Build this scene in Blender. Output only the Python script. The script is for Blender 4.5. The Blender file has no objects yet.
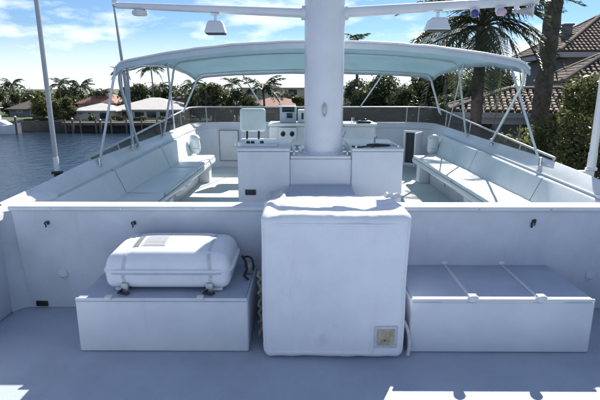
import bpy, bmesh, math, random
import numpy as np
from mathutils import Vector, Matrix, noise, Euler
random.seed(7)
R = math.radians
SC = bpy.context.scene
COL = SC.collection

# ------------------------------------------------------------------ camera, sky, sun, exposure
EYE = 1.6
cd = bpy.data.cameras.new('camera'); cam = bpy.data.objects.new('camera', cd); COL.objects.link(cam)
cam.location = (0, 0, EYE)
PITCH = math.atan(112/480); YAW = math.atan(3/480)
cam.rotation_euler = (math.pi/2 - PITCH, 0, YAW)
cd.sensor_width = 36; cd.lens = 28.8; cd.clip_start = .05; cd.clip_end = 6000
SC.camera = cam

SUN_EL, SUN_AZ = R(40), R(24)
w = bpy.data.worlds.new('World'); SC.world = w; w.use_nodes = True
nt = w.node_tree; nt.nodes.clear()
def N(t, **k):
    n = nt.nodes.new(t)
    for a, b in k.items(): setattr(n, a, b)
    return n
out = N('ShaderNodeOutputWorld'); bg = N('ShaderNodeBackground'); bg.inputs[1].default_value = .055
sky = N('ShaderNodeTexSky', sky_type='NISHITA', sun_disc=False, sun_elevation=SUN_EL, sun_rotation=SUN_AZ)
sky.air_density = 1.0; sky.dust_density = .0; sky.ozone_density = 2.0
tc = N('ShaderNodeTexCoord'); mp = N('ShaderNodeMapping'); mp.inputs['Scale'].default_value = (2.4, 2.4, 7.5); mp.inputs['Location'].default_value = (1.7, .4, 2.35)
nz = N('ShaderNodeTexNoise'); nz.inputs['Scale'].default_value = 1.9; nz.inputs['Detail'].default_value = 7; nz.inputs['Roughness'].default_value = .56
ramp = N('ShaderNodeValToRGB'); ramp.color_ramp.elements[0].position = .50; ramp.color_ramp.elements[1].position = .64
cm = N('ShaderNodeMixRGB'); cm.inputs[2].default_value = (11.5, 12.2, 13.2, 1)
sx = N('ShaderNodeSeparateXYZ'); mr = N('ShaderNodeMapRange'); mr.inputs[1].default_value = -.02; mr.inputs[2].default_value = .11; mr.inputs[3].default_value = .80; mr.inputs[4].default_value = 0
mx = N('ShaderNodeMath', operation='MAXIMUM')
ml = N('ShaderNodeMath', operation='MULTIPLY'); ml.inputs[1].default_value = .88
L = nt.links.new
L(tc.outputs['Generated'], mp.inputs[0]); L(mp.outputs[0], nz.inputs['Vector']); L(nz.outputs['Fac'], ramp.inputs[0])
L(tc.outputs['Generated'], sx.inputs[0]); L(sx.outputs['Z'], mr.inputs[0])
L(ramp.outputs[0], ml.inputs[0]); L(ml.outputs[0], mx.inputs[0]); L(mr.outputs[0], mx.inputs[1])
L(mx.outputs[0], cm.inputs[0]); tint = N('ShaderNodeMixRGB', blend_type='MULTIPLY'); tint.inputs[0].default_value = 1; tint.inputs[2].default_value = (.70, .86, 1.07, 1); L(sky.outputs[0], tint.inputs[1]); L(tint.outputs[0], cm.inputs[1]); L(cm.outputs[0], bg.inputs[0]); L(bg.outputs[0], out.inputs[0])

sd = bpy.data.lights.new('sun', 'SUN'); sd.energy = 5.0; sd.angle = R(.55); sd.color = (1, .95, .87)
so = bpy.data.objects.new('sun', sd); COL.objects.link(so)
so.rotation_euler = Vector((-math.sin(SUN_AZ)*math.cos(SUN_EL), -math.cos(SUN_AZ)*math.cos(SUN_EL), -math.sin(SUN_EL))).to_track_quat('-Z', 'Y').to_euler()
so.location = (0, 0, 40)
SC.view_settings.view_transform = 'Standard'; SC.view_settings.look = 'None'
SC.view_settings.exposure = 1.04; SC.view_settings.gamma = 1

# ------------------------------------------------------------------ helpers
def at(px, py, Y):            # a point of the place on a sight line of the photograph, Y metres ahead
    u, v = (px-300)/480, (200-py)/480
    d = Vector((u, math.cos(PITCH)+v*math.sin(PITCH), -math.sin(PITCH)+v*math.cos(PITCH)))
    d = Matrix.Rotation(YAW, 3, 'Z') @ d
    return Vector((0, 0, EYE)) + d*(Y/d.y)

def mat(name, col, rough=.5, var=0, scale=8, bump=0, bscale=200, metal=0, spec=.5, trans=0, island=0, col2=None, coat=0, dirt=0):
    m = bpy.data.materials.new(name); m.use_nodes = True
    t = m.node_tree; b = t.nodes['Principled BSDF']
    b.inputs['Base Color'].default_value = (*col, 1); b.inputs['Roughness'].default_value = rough
    b.inputs['Metallic'].default_value = metal; b.inputs['Specular IOR Level'].default_value = spec
    b.inputs['Coat Weight'].default_value = coat
    geo = t.nodes.new('ShaderNodeNewGeometry')
    if var or col2 or island:
        mixc = t.nodes.new('ShaderNodeMixRGB')
        c2 = col2 or tuple(c*(1-var) for c in col)
        mixc.inputs[1].default_value = (*col, 1); mixc.inputs[2].default_value = (*c2, 1)
        if island:
            t.links.new(geo.outputs['Random Per Island'], mixc.inputs[0])
        else:
            n = t.nodes.new('ShaderNodeTexNoise'); n.inputs['Scale'].default_value = scale; n.inputs['Detail'].default_value = 6; n.inputs['Roughness'].default_value = .62
            r = t.nodes.new('ShaderNodeValToRGB'); r.color_ramp.elements[0].position = .38; r.color_ramp.elements[1].position = .68
            t.links.new(geo.outputs['Position'], n.inputs['Vector']); t.links.new(n.outputs['Fac'], r.inputs[0]); t.links.new(r.outputs[0], mixc.inputs[0])
        t.links.new(mixc.outputs[0], b.inputs['Base Color'])
    if dirt:
        prev = b.inputs['Base Color'].links[0].from_socket if b.inputs['Base Color'].is_linked else None
        for sc_, zs, lo, hi, amt, dc in ((3.2, 1, .60, .80, dirt*.55, (.30, .29, .27)), (38, 1, .66, .80, dirt*.7, (.25, .23, .20)), (11, .06, .58, .78, dirt*.5, (.36, .31, .24))):
            mpd = t.nodes.new('ShaderNodeMapping'); mpd.inputs['Scale'].default_value = (1, 1, zs); mpd.inputs['Location'].default_value = (sc_, 2.3, .7)
            nd = t.nodes.new('ShaderNodeTexNoise'); nd.inputs['Scale'].default_value = sc_; nd.inputs['Detail'].default_value = 8; nd.inputs['Roughness'].default_value = .68
            rd = t.nodes.new('ShaderNodeMapRange'); rd.inputs[1].default_value = lo; rd.inputs[2].default_value = hi; rd.inputs[4].default_value = amt
            md = t.nodes.new('ShaderNodeMixRGB'); md.inputs[2].default_value = (*dc, 1)
            t.links.new(geo.outputs['Position'], mpd.inputs[0]); t.links.new(mpd.outputs[0], nd.inputs['Vector']); t.links.new(nd.outputs['Fac'], rd.inputs[0]); t.links.new(rd.outputs[0], md.inputs[0])
            if prev: t.links.new(prev, md.inputs[1])
            else: md.inputs[1].default_value = (*col, 1)
            prev = md.outputs[0]
        t.links.new(prev, b.inputs['Base Color'])
    if bump:
        n2 = t.nodes.new('ShaderNodeTexNoise'); n2.inputs['Scale'].default_value = bscale; n2.inputs['Detail'].default_value = 4
        bp = t.nodes.new('ShaderNodeBump'); bp.inputs['Strength'].default_value = bump; bp.inputs['Distance'].default_value = .01
        t.links.new(geo.outputs['Position'], n2.inputs['Vector']); t.links.new(n2.outputs['Fac'], bp.inputs['Height']); t.links.new(bp.outputs[0], b.inputs['Normal'])
    if trans:
        tr = t.nodes.new('ShaderNodeBsdfTranslucent'); ms = t.nodes.new('ShaderNodeMixShader'); ms.inputs[0].default_value = trans
        src = b.inputs['Base Color']
        if src.is_linked: t.links.new(src.links[0].from_socket, tr.inputs[0])
        else: tr.inputs[0].default_value = (*col, 1)
        t.links.new(b.outputs[0], ms.inputs[1]); t.links.new(tr.outputs[0], ms.inputs[2]); t.links.new(ms.outputs[0], t.nodes['Material Output'].inputs[0])
    return m

M = {
 'deck': mat('deck_paint', (.38, .44, .54), .6, .16, 2.2, .32, 190, spec=.35, dirt=0.55),
 'sole': mat('cockpit_sole_paint', (.58, .64, .66), .55, .14, 2.5, .3, 190, dirt=.5),
 'gel': mat('gelcoat', (.70, .73, .77), .32, .13, 2.6, .04, 6, dirt=0.5),
 'gelwall': mat('wall_gelcoat', (.60, .645, .71), .42, .16, 3.0, .05, 30, dirt=0.6),
 'locker': mat('locker_gelcoat', (.68, .715, .76), .36, .10, 3.5, .03, 12, dirt=0.5),
 'lid': mat('lid_nonskid', (.40, .46, .57), .62, .14, 3, .2, 300, dirt=0.5),
 'mast': mat('mast_paint', (.72, .74, .79), .28, .10, 3, .03, 5, coat=.2, dirt=0.35),
 'cover': mat('cover_vinyl', (.78, .80, .84), .50, .08, 5, .14, 22, dirt=0.8),
 'canister': mat('canister_fibreglass', (.76, .78, .82), .34, .08, 6, .03, 40, dirt=0.35),
 'vinyl': mat('bench_vinyl', (.68, .74, .77), .40, .08, 4, .05, 40, dirt=0.35),
 'canvas': mat('bimini_canvas', (.42, .57, .63), .8, .08, 2, .08, 60, trans=.42, dirt=0.3),
 'valance': mat('bimini_hem_cloth', (.50, .58, .65), .75, .10, 5, .08, 80, dirt=0.3),
 'tube': mat('frame_tube', (.55, .62, .68), .35, .1, 10, metal=.35),
 'steel': mat('stainless_steel', (.62, .64, .66), .22, .1, 14, metal=.9),
 'alu': mat('dull_aluminium', (.50, .50, .50), .42, .15, 20, metal=.6),
 'black': mat('black_plastic', (.015, .016, .018), .4, .3, 20),
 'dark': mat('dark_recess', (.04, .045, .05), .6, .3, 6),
 'seam': mat('dark_seam_piping', (.16, .20, .24), .6),  # dark piping and joint lines of benches and hatch door
 'webbing': mat('grey_webbing', (.50, .54, .60), .7, .15, 30, .1, 400),
 'label': mat('faded_label', (.60, .62, .66), .6, .25, 60),
 'labelink': mat('label_print', (.42, .44, .48), .6, .3, 80),
 'tan': mat('tan_patch', (.50, .44, .33), .6, .35, 30),
 'tan2': mat('tan_patch_print', (.55, .40, .30), .6, .3, 60),
 'green': mat('green_patch_print', (.34, .37, .22), .6, .3, 60),
 'rope': mat('weathered_rope', (.30, .25, .21), .85, .35, 40, .3, 200),
 'screen': mat('dead_screen', (.012, .018, .02), .12),
 'podblue': mat('pod_grey', (.40, .48, .56), .45, .1, 10),
 'purple': mat('navy_lens', (.03, .03, .20), .15, coat=.5),
 'pink': mat('pinkish_lens', (.55, .40, .52), .2, coat=.5),
 'pole_white': mat('pole_white', (.74, .76, .78), .3, .06, 6, coat=.2),
 'pole_shade_grey': mat('pole_shade_grey', (.40, .42, .45), .35, .1, 6),  # shade on the left antennas put into a grey base colour
 'hull': mat('hull_white', (.74, .76, .78), .25, .08, 1.2),
 'trunk': mat('palm_bark', (.16, .125, .10), .9, .5, 7, .6, 12, col2=(.055, .045, .04)),
 'bark': mat('tree_bark', (.10, .08, .06), .9, .4, 5, .5, 10),
 'palmleaf': mat('palm_leaflet', (.060, .085, .040), .5, island=1, col2=(.035, .055, .030), trans=.25, spec=.4),
 'palmleaf_near': mat('near_palm_leaflet', (.12, .14, .085), .42, island=1, col2=(.055, .07, .045), trans=.35),
 'leafdark': mat('dark_leaf', (.034, .054, .020), .5, island=1, col2=(.085, .102, .038), trans=.3),
 'leafmid': mat('mid_leaf', (.070, .092, .032), .5, island=1, col2=(.17, .175, .065), trans=.4),
 'leafolive': mat('olive_leaf', (.07, .085, .035), .5, island=1, col2=(.16, .16, .07), trans=.25),
 'lawn': mat('lawn', (.07, .10, .04), .9, .45, .5, .4, 8),
 'concrete': mat('shaded_seawall_concrete', (.075, .072, .066), .85, .35, 1.2, .3, 10),  # base colour darkened to carry the dock's shade on the wall
 'wood': mat('dock_wood', (.17, .145, .12), .85, .4, 3, .3, 12),
 'housewhite': mat('house_white', (.62, .61, .60), .8, .1, .6, .1, 10),
 'housepink': mat('house_pink', (.50, .43, .40), .8, .1, .6),
 'housetan': mat('house_tan', (.50, .43, .34), .8, .12, .6),
 'housegrey': mat('house_grey_stucco', (.17, .17, .18), .85, .12, .6),  # even dark grey stucco for walls, columns and chimney
 'roofwhite': mat('roof_white_tile', (.50, .485, .47), .8, .15, 1.2, .5, 3),
 'roofbrown': mat('roof_brown_shingle', (.13, .105, .09), .85, .3, 1.5, .5, 3),
 'roofred': mat('roof_red_tile', (.27, .13, .10), .8, .3, 1.5, .5, 3),
 'tile': mat('clay_tile', (.165, .12, .095), .85, island=1, col2=(.090, .068, .058)),
 'tilelight': mat('tile_mortar', (.17, .14, .12), .85, .3, 4),
 'fascia': mat('fascia_paint', (.32, .33, .35), .7, .1, 3),
 'winglass': mat('window_glass', (.03, .04, .05), .08),
 'frame': mat('window_frame_white', (.65, .65, .65), .5),
}
# smoked thin windscreen glass
m = bpy.data.materials.new('smoked_acrylic'); m.use_nodes = True; t = m.node_tree; t.nodes.clear()
o_ = t.nodes.new('ShaderNodeOutputMaterial'); a_ = t.nodes.new('ShaderNodeBsdfTransparent'); a_.inputs[0].default_value = (.40, .41, .40, 1)
b_ = t.nodes.new('ShaderNodeBsdfPrincipled'); b_.inputs['Base Color'].default_value = (.15, .155, .155, 1); b_.inputs['Roughness'].default_value = .16
x_ = t.nodes.new('ShaderNodeMixShader'); x_.inputs[0].default_value = .50
t.links.new(a_.outputs[0], x_.inputs[1]); t.links.new(b_.outputs[0], x_.inputs[2]); t.links.new(x_.outputs[0], o_.inputs[0]); M['smoke'] = m
# water
m = bpy.data.materials.new('canal_water'); m.use_nodes = True; t = m.node_tree; b = t.nodes['Principled BSDF']
b.inputs['Base Color'].default_value = (.016, .033, .056, 1); b.inputs['Roughness'].default_value = .10; b.inputs['IOR'].default_value = 1.33
g = t.nodes.new('ShaderNodeNewGeometry'); mp2 = t.nodes.new('ShaderNodeMapping'); mp2.inputs['Scale'].default_value = (1, .55, 1)
n1 = t.nodes.new('ShaderNodeTexNoise'); n1.inputs['Scale'].default_value = 1.1; n1.inputs['Detail'].default_value = 5; n1.inputs['Roughness'].default_value = .6
bp = t.nodes.new('ShaderNodeBump'); bp.inputs['Strength'].default_value = .9; bp.inputs['Distance'].default_value = .22
t.links.new(g.outputs['Position'], mp2.inputs[0]); t.links.new(mp2.outputs[0], n1.inputs['Vector']); t.links.new(n1.outputs['Fac'], bp.inputs['Height']); t.links.new(bp.outputs[0], b.inputs['Normal']); M['water'] = m

def link_mesh(name, me, m, parent=None):
    o = bpy.data.objects.new(name, me); COL.objects.link(o)
    if m: me.materials.append(m if not isinstance(m, str) else M[m])
    if parent: o.parent = parent
    return o
def rootpos(p):
    v = Vector((0, 0, 0))
    while p: v = v + p.location; p = p.parent
    return v
def obj(name, bm, m, parent=None, smooth=True, angle=35):
    if parent: bmesh.ops.translate(bm, verts=bm.verts, vec=-rootpos(parent))
    me = bpy.data.meshes.new(name); bm.to_mesh(me); bm.free()
    if smooth:
        me.polygons.foreach_set('use_smooth', [True]*len(me.polygons)); me.set_sharp_from_angle(angle=R(angle))
    return link_mesh(name, me, m, parent)
def tag(o, label, cat, group=None):
    o['label'] = label; o['category'] = cat
    if group: o['group'] = group
    return o
def thing(name, label, cat, loc=(0, 0, 0), group=None):
    o = bpy.data.objects.new(name, None); COL.objects.link(o); o.location = loc; o.empty_display_size = .1
    return tag(o, label, cat, group)
def struct(name, bm, m, **k):
    o = obj(name, bm, m, **k); o['kind'] = 'structure'; return o
def dup(root, loc, rotz=0, label=None, group=None, scale=1):
    r = root.copy(); COL.objects.link(r); r.location = loc; r.rotation_euler = (0, 0, rotz); r.scale = (scale,)*3
    if label: r['label'] = label
    if group: r['group'] = group
    for ch in list(root.children):
        c = ch.copy(); COL.objects.link(c); c.parent = r
        for g in ch.children:
            d = g.copy(); COL.objects.link(d); d.parent = c
    return r
def bmnew(): return bmesh.new()
def add_box(bm, x0, x1, y0, y1, z0, z1, bev=0, seg=2, mtx=None):
    r = bmesh.ops.create_cube(bm, size=1)
    vs = r['verts']
    for v in vs: v.co = Vector((x0+(v.co.x+.5)*(x1-x0), y0+(v.co.y+.5)*(y1-y0), z0+(v.co.z+.5)*(z1-z0)))
    if bev:
        es = list({e for v in vs for e in v.link_edges})
        q = bmesh.ops.bevel(bm, geom=es, offset=bev, segments=seg, affect='EDGES', profile=.5)
        vs = list({v for f in q['faces'] for v in f.verts} | {v for v in vs if v.is_valid})
    if mtx is not None: bmesh.ops.transform(bm, matrix=mtx, verts=vs)
    return bm
def box(*a, **k): return add_box(bmnew(), *a, **k)
def add_tube(bm, pts, r, seg=10, caps=True):
    pts = [Vector(p) for p in pts]; rs = r if isinstance(r, (list, tuple)) else [r]*len(pts)
    rings = []
    prev = None
    for i, p in enumerate(pts):
        d = (pts[min(i+1, len(pts)-1)] - pts[max(i-1, 0)]).normalized()
        ref = prev if prev else (Vector((0, 0, 1)) if abs(d.z) < .9 else Vector((1, 0, 0)))
        x = (ref - d*ref.dot(d))
        x = x.normalized(); prev = x
        y = d.cross(x)
        rings.append([bm.verts.new(p + (x*math.cos(k*2*math.pi/seg) + y*math.sin(k*2*math.pi/seg))*rs[i]) for k in range(seg)])
    for a, b in zip(rings, rings[1:]):
        for k in range(seg): bm.faces.new((a[k], a[(k+1) % seg], b[(k+1) % seg], b[k]))
    if caps:
        bm.faces.new(rings[0][::-1]); bm.faces.new(rings[-1])
    return bm
def tube(*a, **k): return add_tube(bmnew(), *a, **k)
def bez(a, b, c, n=8):
    a, b, c = Vector(a), Vector(b), Vector(c)
    return [(1-t)**2*a + 2*t*(1-t)*b + t*t*c for t in (i/n for i in range(n+1))]
def lathe(prof, cx, cy, seg=32, bm=None):
    bm = bm or bmnew(); rings = []
    for r, z in prof: rings.append([bm.verts.new((cx+r*math.cos(k*2*math.pi/seg), cy+r*math.sin(k*2*math.pi/seg), z)) for k in range(seg)])
    for a, b in zip(rings, rings[1:]):
        for k in range(seg): bm.faces.new((a[k], a[(k+1) % seg], b[(k+1) % seg], b[k]))
    bm.faces.new(rings[0][::-1]); bm.faces.new(rings[-1])
    return bm
def disc(c, nrm, r, th, seg=20, bm=None):
    c = Vector(c); n = Vector(nrm).normalized()
    return add_tube(bm or bmnew(), [c, c+n*th*.7, c+n*th], [r, r, r*.9], seg)
def loft(rows, bm=None, closed=False, cap=False):     # rows of points -> skin
    bm = bm or bmnew(); vr = [[bm.verts.new(p) for p in r] for r in rows]
    for a, b in zip(vr, vr[1:]):
        n = len(a)
        for k in range(n if closed else n-1): bm.faces.new((a[k], a[(k+1) % n], b[(k+1) % n], b[k]))
    if cap: bm.faces.new(vr[0][::-1]); bm.faces.new(vr[-1])
    return bm
def prism(poly, axis_vec, bm=None):                   # polygon extruded along a vector
    bm = bm or bmnew(); a = [bm.verts.new(p) for p in poly]; v = Vector(axis_vec); b = [bm.verts.new(Vector(p)+v) for p in poly]
    n = len(a)
    bm.faces.new(a[::-1]); bm.faces.new(b)
    for k in range(n): bm.faces.new((a[k], a[(k+1) % n], b[(k+1) % n], b[k]))
    bmesh.ops.recalc_face_normals(bm, faces=bm.faces)
    return bm
def softbox(hx, hy, hz, r, n=20, fn=None):            # rounded box about its centre, dense enough to wrinkle
    bm = bmnew(); bmesh.ops.create_cube(bm, size=2)
    bmesh.ops.subdivide_edges(bm, edges=bm.edges[:], cuts=n, use_grid_fill=True)
    for v in bm.verts:
        c = v.co
        q = Vector([math.copysign(abs(math.sin(x*math.pi/2))*.5+abs(x)*.5, x) for x in c])
        p = Vector((q.x*hx, q.y*hy, q.z*hz))
        core = Vector((max(-hx+r, min(hx-r, p.x)), max(-hy+r, min(hy-r, p.y)), max(-hz+r, min(hz-r, p.z))))
        d = p-core
        if d.length > 1e-6: p = core + d.normalized()*r
        if fn: p = fn(p)
        v.co = p
    return bm

# ================================================================== THE SETTING
Wz, Gz = -5.9, -4.2
CX = .19                                             # the yacht's centreline
bm = bmnew(); S = 3000
v = [bm.verts.new(p) for p in ((-S, -S, Wz), (S, -S, Wz), (S, S, Wz), (-S, S, Wz))]; bm.faces.new(v)
struct('water', bm, 'water', smooth=False)
# far bank across the canal and right bank beside the dock
bm = add_box(bmnew(), -1500, 1500, 86, 3000, Wz-1, Gz); struct('far_bank_lawn', bm, 'lawn', smooth=False)
bm = add_box(bmnew(), 5.2, 1500, -300, 85.6, Wz-1, Gz); struct('near_bank_lawn', bm, 'lawn', smooth=False)
bm = add_box(bmnew(), -1500, 4.8, 85.6, 85.99, Wz-1, Gz+.12, bev=.04); tag(obj('seawall', bm, 'concrete'), 'grey concrete seawall along the far bank below the white roofed house', 'seawall')
bm = add_box(bmnew(), 4.8, 5.19, -300, 85.5, Wz-1, Gz+.12, bev=.04); tag(obj('seawall', bm, 'concrete'), 'concrete seawall on the right bank beside the yacht below the hedge', 'seawall')

# ------------------------------------------------------------------ the yacht's flybridge
struct('deck', box(CX-2.42, CX+2.42, -4, 9.98, -.12, 0), 'deck', smooth=False)
struct('cockpit_sole', box(CX-2.185, CX+2.185, 3.414, 9.85, .0005, .004), 'sole', smooth=False)
bm = loft([[(CX+s*wd, y, z) for s, wd, z in ((-1, 2.62, -.02), (-1, 2.95, -3.6), (-1, 2.7, -6.3), (1, 2.7, -6.3), (1, 2.95, -3.6), (1, 2.62, -.02))] for y, wd in ((-8, 1), (10.2, 1))], closed=True, cap=True)
bmesh.ops.recalc_face_normals(bm, faces=bm.faces); bmesh.ops.translate(bm, verts=bm.verts, vec=(0, 0, -.14))
tag(obj('yacht_hull', bm, 'hull', smooth=False), 'white hull and house of the yacht below the flybridge deck', 'yacht')

# bulkhead across the deck
bh = thing('bulkhead', 'low white bulkhead wall crossing the deck behind the lockers and covered box', 'wall', (CX, 3.36, 0))
X0, X1 = -2.03, CX+2.22
def wy(z): return 3.31-.085*z/.766
obj('wall_panel', prism([(X0, 3.31, .002), (X0, wy(.766), .766), (X0, wy(.766)+.10, .766), (X0, 3.41, .002)], (X1-X0, 0, 0)), 'gelwall', bh)
obj('cap_rail', box(X0-.02, X1+.02, 3.205, 3.36, .768, .804, bev=.016, seg=3), 'gel', bh)
for x in np.linspace(-1.75, 2.2, 9):
    obj('screw', disc((x, 3.2045, .786), (0, -1, 0), .007, .003, 10), 'steel', bh)
for px_, lab in ((-1.795, 0), (-1.186, 0), (1.605, 1)):
    z = .672 if px_ < 0 else .69
    y = wy(z); bm = tube([(px_-.009, y-.006, z+.014), (px_-.010, y-.020, z+.008), (px_+.003, y-.024, z-.007), (px_-.003, y-.022, z-.020)], .005, 8)
    add_box(bm, px_+.0, px_+.016, y-.013, y-.0005, z-.004, z+.022, bev=.003)
    if lab: add_box(bm, px_-.016, px_-.004, y-.012, y-.0005, z-.04, z+.0, bev=.003)
    obj('hook', bm, 'black', bh)
for x, z in ((-1.752, .293), (2.086, .29)):
    ring = [(x+.036*math.cos(a)*(1 if math.sin(a) < 0 else .8), wy(z)-.003, z+.052*math.sin(a)) for a in np.linspace(0, 2*math.pi, 21)]
    obj('fitting_plate', add_tube(disc((x, wy(z)+.004, z-.006), (0, -1, 0), .034, .012, 20), ring, .005, 6), 'gelwall', bh)
obj('scupper', box(-1.99, -1.90, 3.296, 3.308, .012, .055, bev=.006), 'black', bh)

# side bulwarks of the aft deck
for sgn, lab in ((-1, 'aft deck bulwark at the left edge, sunlit on its cap, beside the canal'), (1, 'aft deck bulwark on the right side beside the tied lockers')):
    b_ = thing('bulwark', 'white '+lab, 'bulwark', (CX+sgn*2.35, 1.5, 0))
    xi = -2.115 if sgn < 0 else CX+2.32
    xo = CX+sgn*2.5
    bm = add_box(bmnew(), min(xi, xo), max(xi, xo), -4, 3.30, 0.001, .70, bev=.02)
    obj('side_panel', bm, 'gelwall', b_)
    # fillet column where bulwark meets bulkhead
    arc = [Vector((xi, 3.309, 0))] + [Vector((xi - sgn*.10*(1-math.sin(a)), 3.309-.10*(1-math.cos(a)), 0)) for a in np.linspace(0, math.pi/2, 8)]
    bm = prism([(p.x, p.y, .003) for p in arc], (0, 0, .75)); obj('corner_fillet', bm, 'gelwall', b_)
    rows = []
    for y, zo, zi in ((-4, .70, .70), (1.5, .715, .715), (3.0, .735, .74), (3.45, .755, .765), (3.62, .765, .757), (4.0, .775, .72)):
        rows.append([(xi-sgn*.012, y, zi-.05), (xi-sgn*.012, y, zi-.008), (xi+sgn*.01, y, zi), (xo-sgn*.03, y, zo), (xo, y, zo-.03), (xo+sgn*.02, y, zo-.12)])
    bm = loft(rows, closed=True, cap=True); bmesh.ops.recalc_face_normals(bm, faces=bm.faces)
    obj('cap', bm, 'gel', b_)
    obj('latch', box(*sorted((xi-sgn*.012, xi-sgn*.001)), 3.02, 3.09, .50, .545, bev=.004), 'steel', b_)

# coaming: a U of moulded gelcoat round the cockpit (inner back, shelf, outer lip, outside)
def upath(half, yf, rad, n=10, y0=3.42):
    ys = [y0, 4.0, 4.6, 5.2, 5.8, 6.4, 7, 7.6, 8.2, 8.7]
    ys = sorted({y for y in ys if y0 <= y < yf-rad-.05})
    left = [(CX-half, y) for y in ys]
    arc = [(CX-half+rad-rad*math.cos(a), yf-rad+rad*math.sin(a)) for a in np.linspace(0, math.pi/2, n)]
    mid = [(CX+(-half+rad)+(2*half-2*rad)*k/6, yf) for k in range(1, 6)]
    pts = left+arc+mid
    right = [(2*CX-x, y) for x, y in (left+arc)][::-1]
    return pts+right
def zback(y): return .675+.12*min(1, max(0, (y-3.4)/5.5))
def zlip(y): return .775+.09*min(1, max(0, (y-3.6)/1.4))+.055*min(1, max(0, (y-5)/4.4))
def zglass(y): return .88+.335*min(1, max(0, (y-5.0)/4.6))
P_base = upath(2.20, 9.86, .42); P_back = upath(2.31, 9.90, .50); P_lip = upath(2.415, 9.97, .52); P_out = upath(2.45, 10.02, .55); P_low = upath(2.66, 10.3, .6)
rows = [[(x, y, .0) for x, y in P_base], [(x, y, .44) for x, y in P_base],
        [(x, y, zback(y)-.01) for x, y in P_back], [(x+0, y, zback(y)+.012) for x, y in upath(2.325, 9.91, .5)],
        [(x, y, zlip(y)-.008) for x, y in P_lip], [(x, y, zlip(y)) for x, y in upath(2.43, 9.985, .53)], [(x, y, zlip(y)-.02) for x, y in P_out], [(x, y, -.35) for x, y in P_low]]
co = thing('coaming', 'white moulded coaming wrapping the cockpit under the smoked windscreen', 'coaming', (CX, 7, 0))
bm = loft(rows); bmesh.ops.recalc_face_normals(bm, faces=bm.faces)
obj('shell', bm, 'gel', co, angle=28)
obj('trim_strip', tube([(x, y, zback(y)+.018) for x, y in upath(2.318, 9.905, .5)], .011, 6), 'gel', co)
# hatch panel in the front face
hx0, hx1 = -1.70, -1.33
def ringframe(x0, x1, y, z0, z1, t_, d=.012):
    bm = bmnew()
    add_box(bm, x0, x1, y-d, y, z0, z0+t_); add_box(bm, x0, x1, y-d, y, z1-t_, z1)
    add_box(bm, x0, x0+t_, y-d, y, z0+t_, z1-t_); add_box(bm, x1-t_, x1, y-d, y, z0+t_, z1-t_); return bm
hp = obj('hatch_door', box(hx0, hx1, 9.812, 9.835, .15, .755, bev=.008), 'gel', co)
obj('door_seam', ringframe(hx0-.014, hx1+.014, 9.845, .136, .769, .012), 'seam', hp)
obj('latch', box(hx1-.06, hx1-.03, 9.80, 9.811, .44, .50, bev=.003), 'steel', hp)

# companionway door standing open in the right front corner
cw = thing('companionway', 'dark open companionway with white frame in the right front corner of the cockpit', 'doorway', (2.13, 9.28, .12))
rm = Matrix.Translation((2.13, 9.28, 0)) @ Matrix.Rotation(R(-38), 4, 'Z')
bm = ringframe(-.19, .19, .0, .14, .80, .035, .05); bmesh.ops.transform(bm, matrix=rm, verts=bm.verts); obj('door_frame', bm, 'gel', cw)
obj('dark_opening_panel', add_box(bmnew(), -.155, .155, .0, .02, .18, .765, mtx=rm), 'dark', cw)  # flat dark panel, the doorway's inner shade is put into its colour
obj('door_leaf', add_box(bmnew(), .165, .19, -.32, -.052, .16, .79, bev=.006, mtx=rm), 'gel', cw)
obj('handle', add_box(bmnew(), .150, .163, -.28, -.20, .46, .49, bev=.003, mtx=rm), 'steel', cw)

# windscreen: panes, posts, top rail
ws = thing('windscreen', 'low smoked windscreen with aluminium rail around the cockpit front and sides', 'windscreen', (CX, 7, .85))
G0 = upath(2.425, 9.975, .5, y0=5.0); G1 = upath(2.44, 9.99, .5, y0=5.0)
def dense(P, k=4):
    o = []
    for a, b in zip(P, P[1:]):
        o += [(a[0]+(b[0]-a[0])*i/k, a[1]+(b[1]-a[1])*i/k) for i in range(k)]
    return o+[P[-1]]
G0 = dense(G0); G1 = dense(G1); n = len(G0)
cuts = [0, 8, 20, 29, int(n*.36), n//2-4, n//2+12]
cuts = sorted(set(cuts + [n-1-c for c in cuts[:5]]))
for a, b in zip(cuts, cuts[1:]):
    bm = loft([[(G0[i][0], G0[i][1], zlip(G0[i][1])-.004) for i in range(a, b+1)], [(G1[i][0], G1[i][1], zglass(G1[i][1])) for i in range(a, b+1)]])
    bmesh.ops.solidify(bm, geom=bm.faces[:], thickness=.006)
    obj('glass_pane', bm, 'smoke', ws)
for c in cuts:
    p, q = G0[c], G1[c]
    obj('post', tube([(p[0], p[1], zlip(p[1])-.005), (q[0], q[1], zglass(q[1]))], .014, 6), 'alu', ws)
obj('top_rail', tube([(x, y, zglass(y)+.008) for x, y in G1], .014, 8), 'alu', ws)

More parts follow.
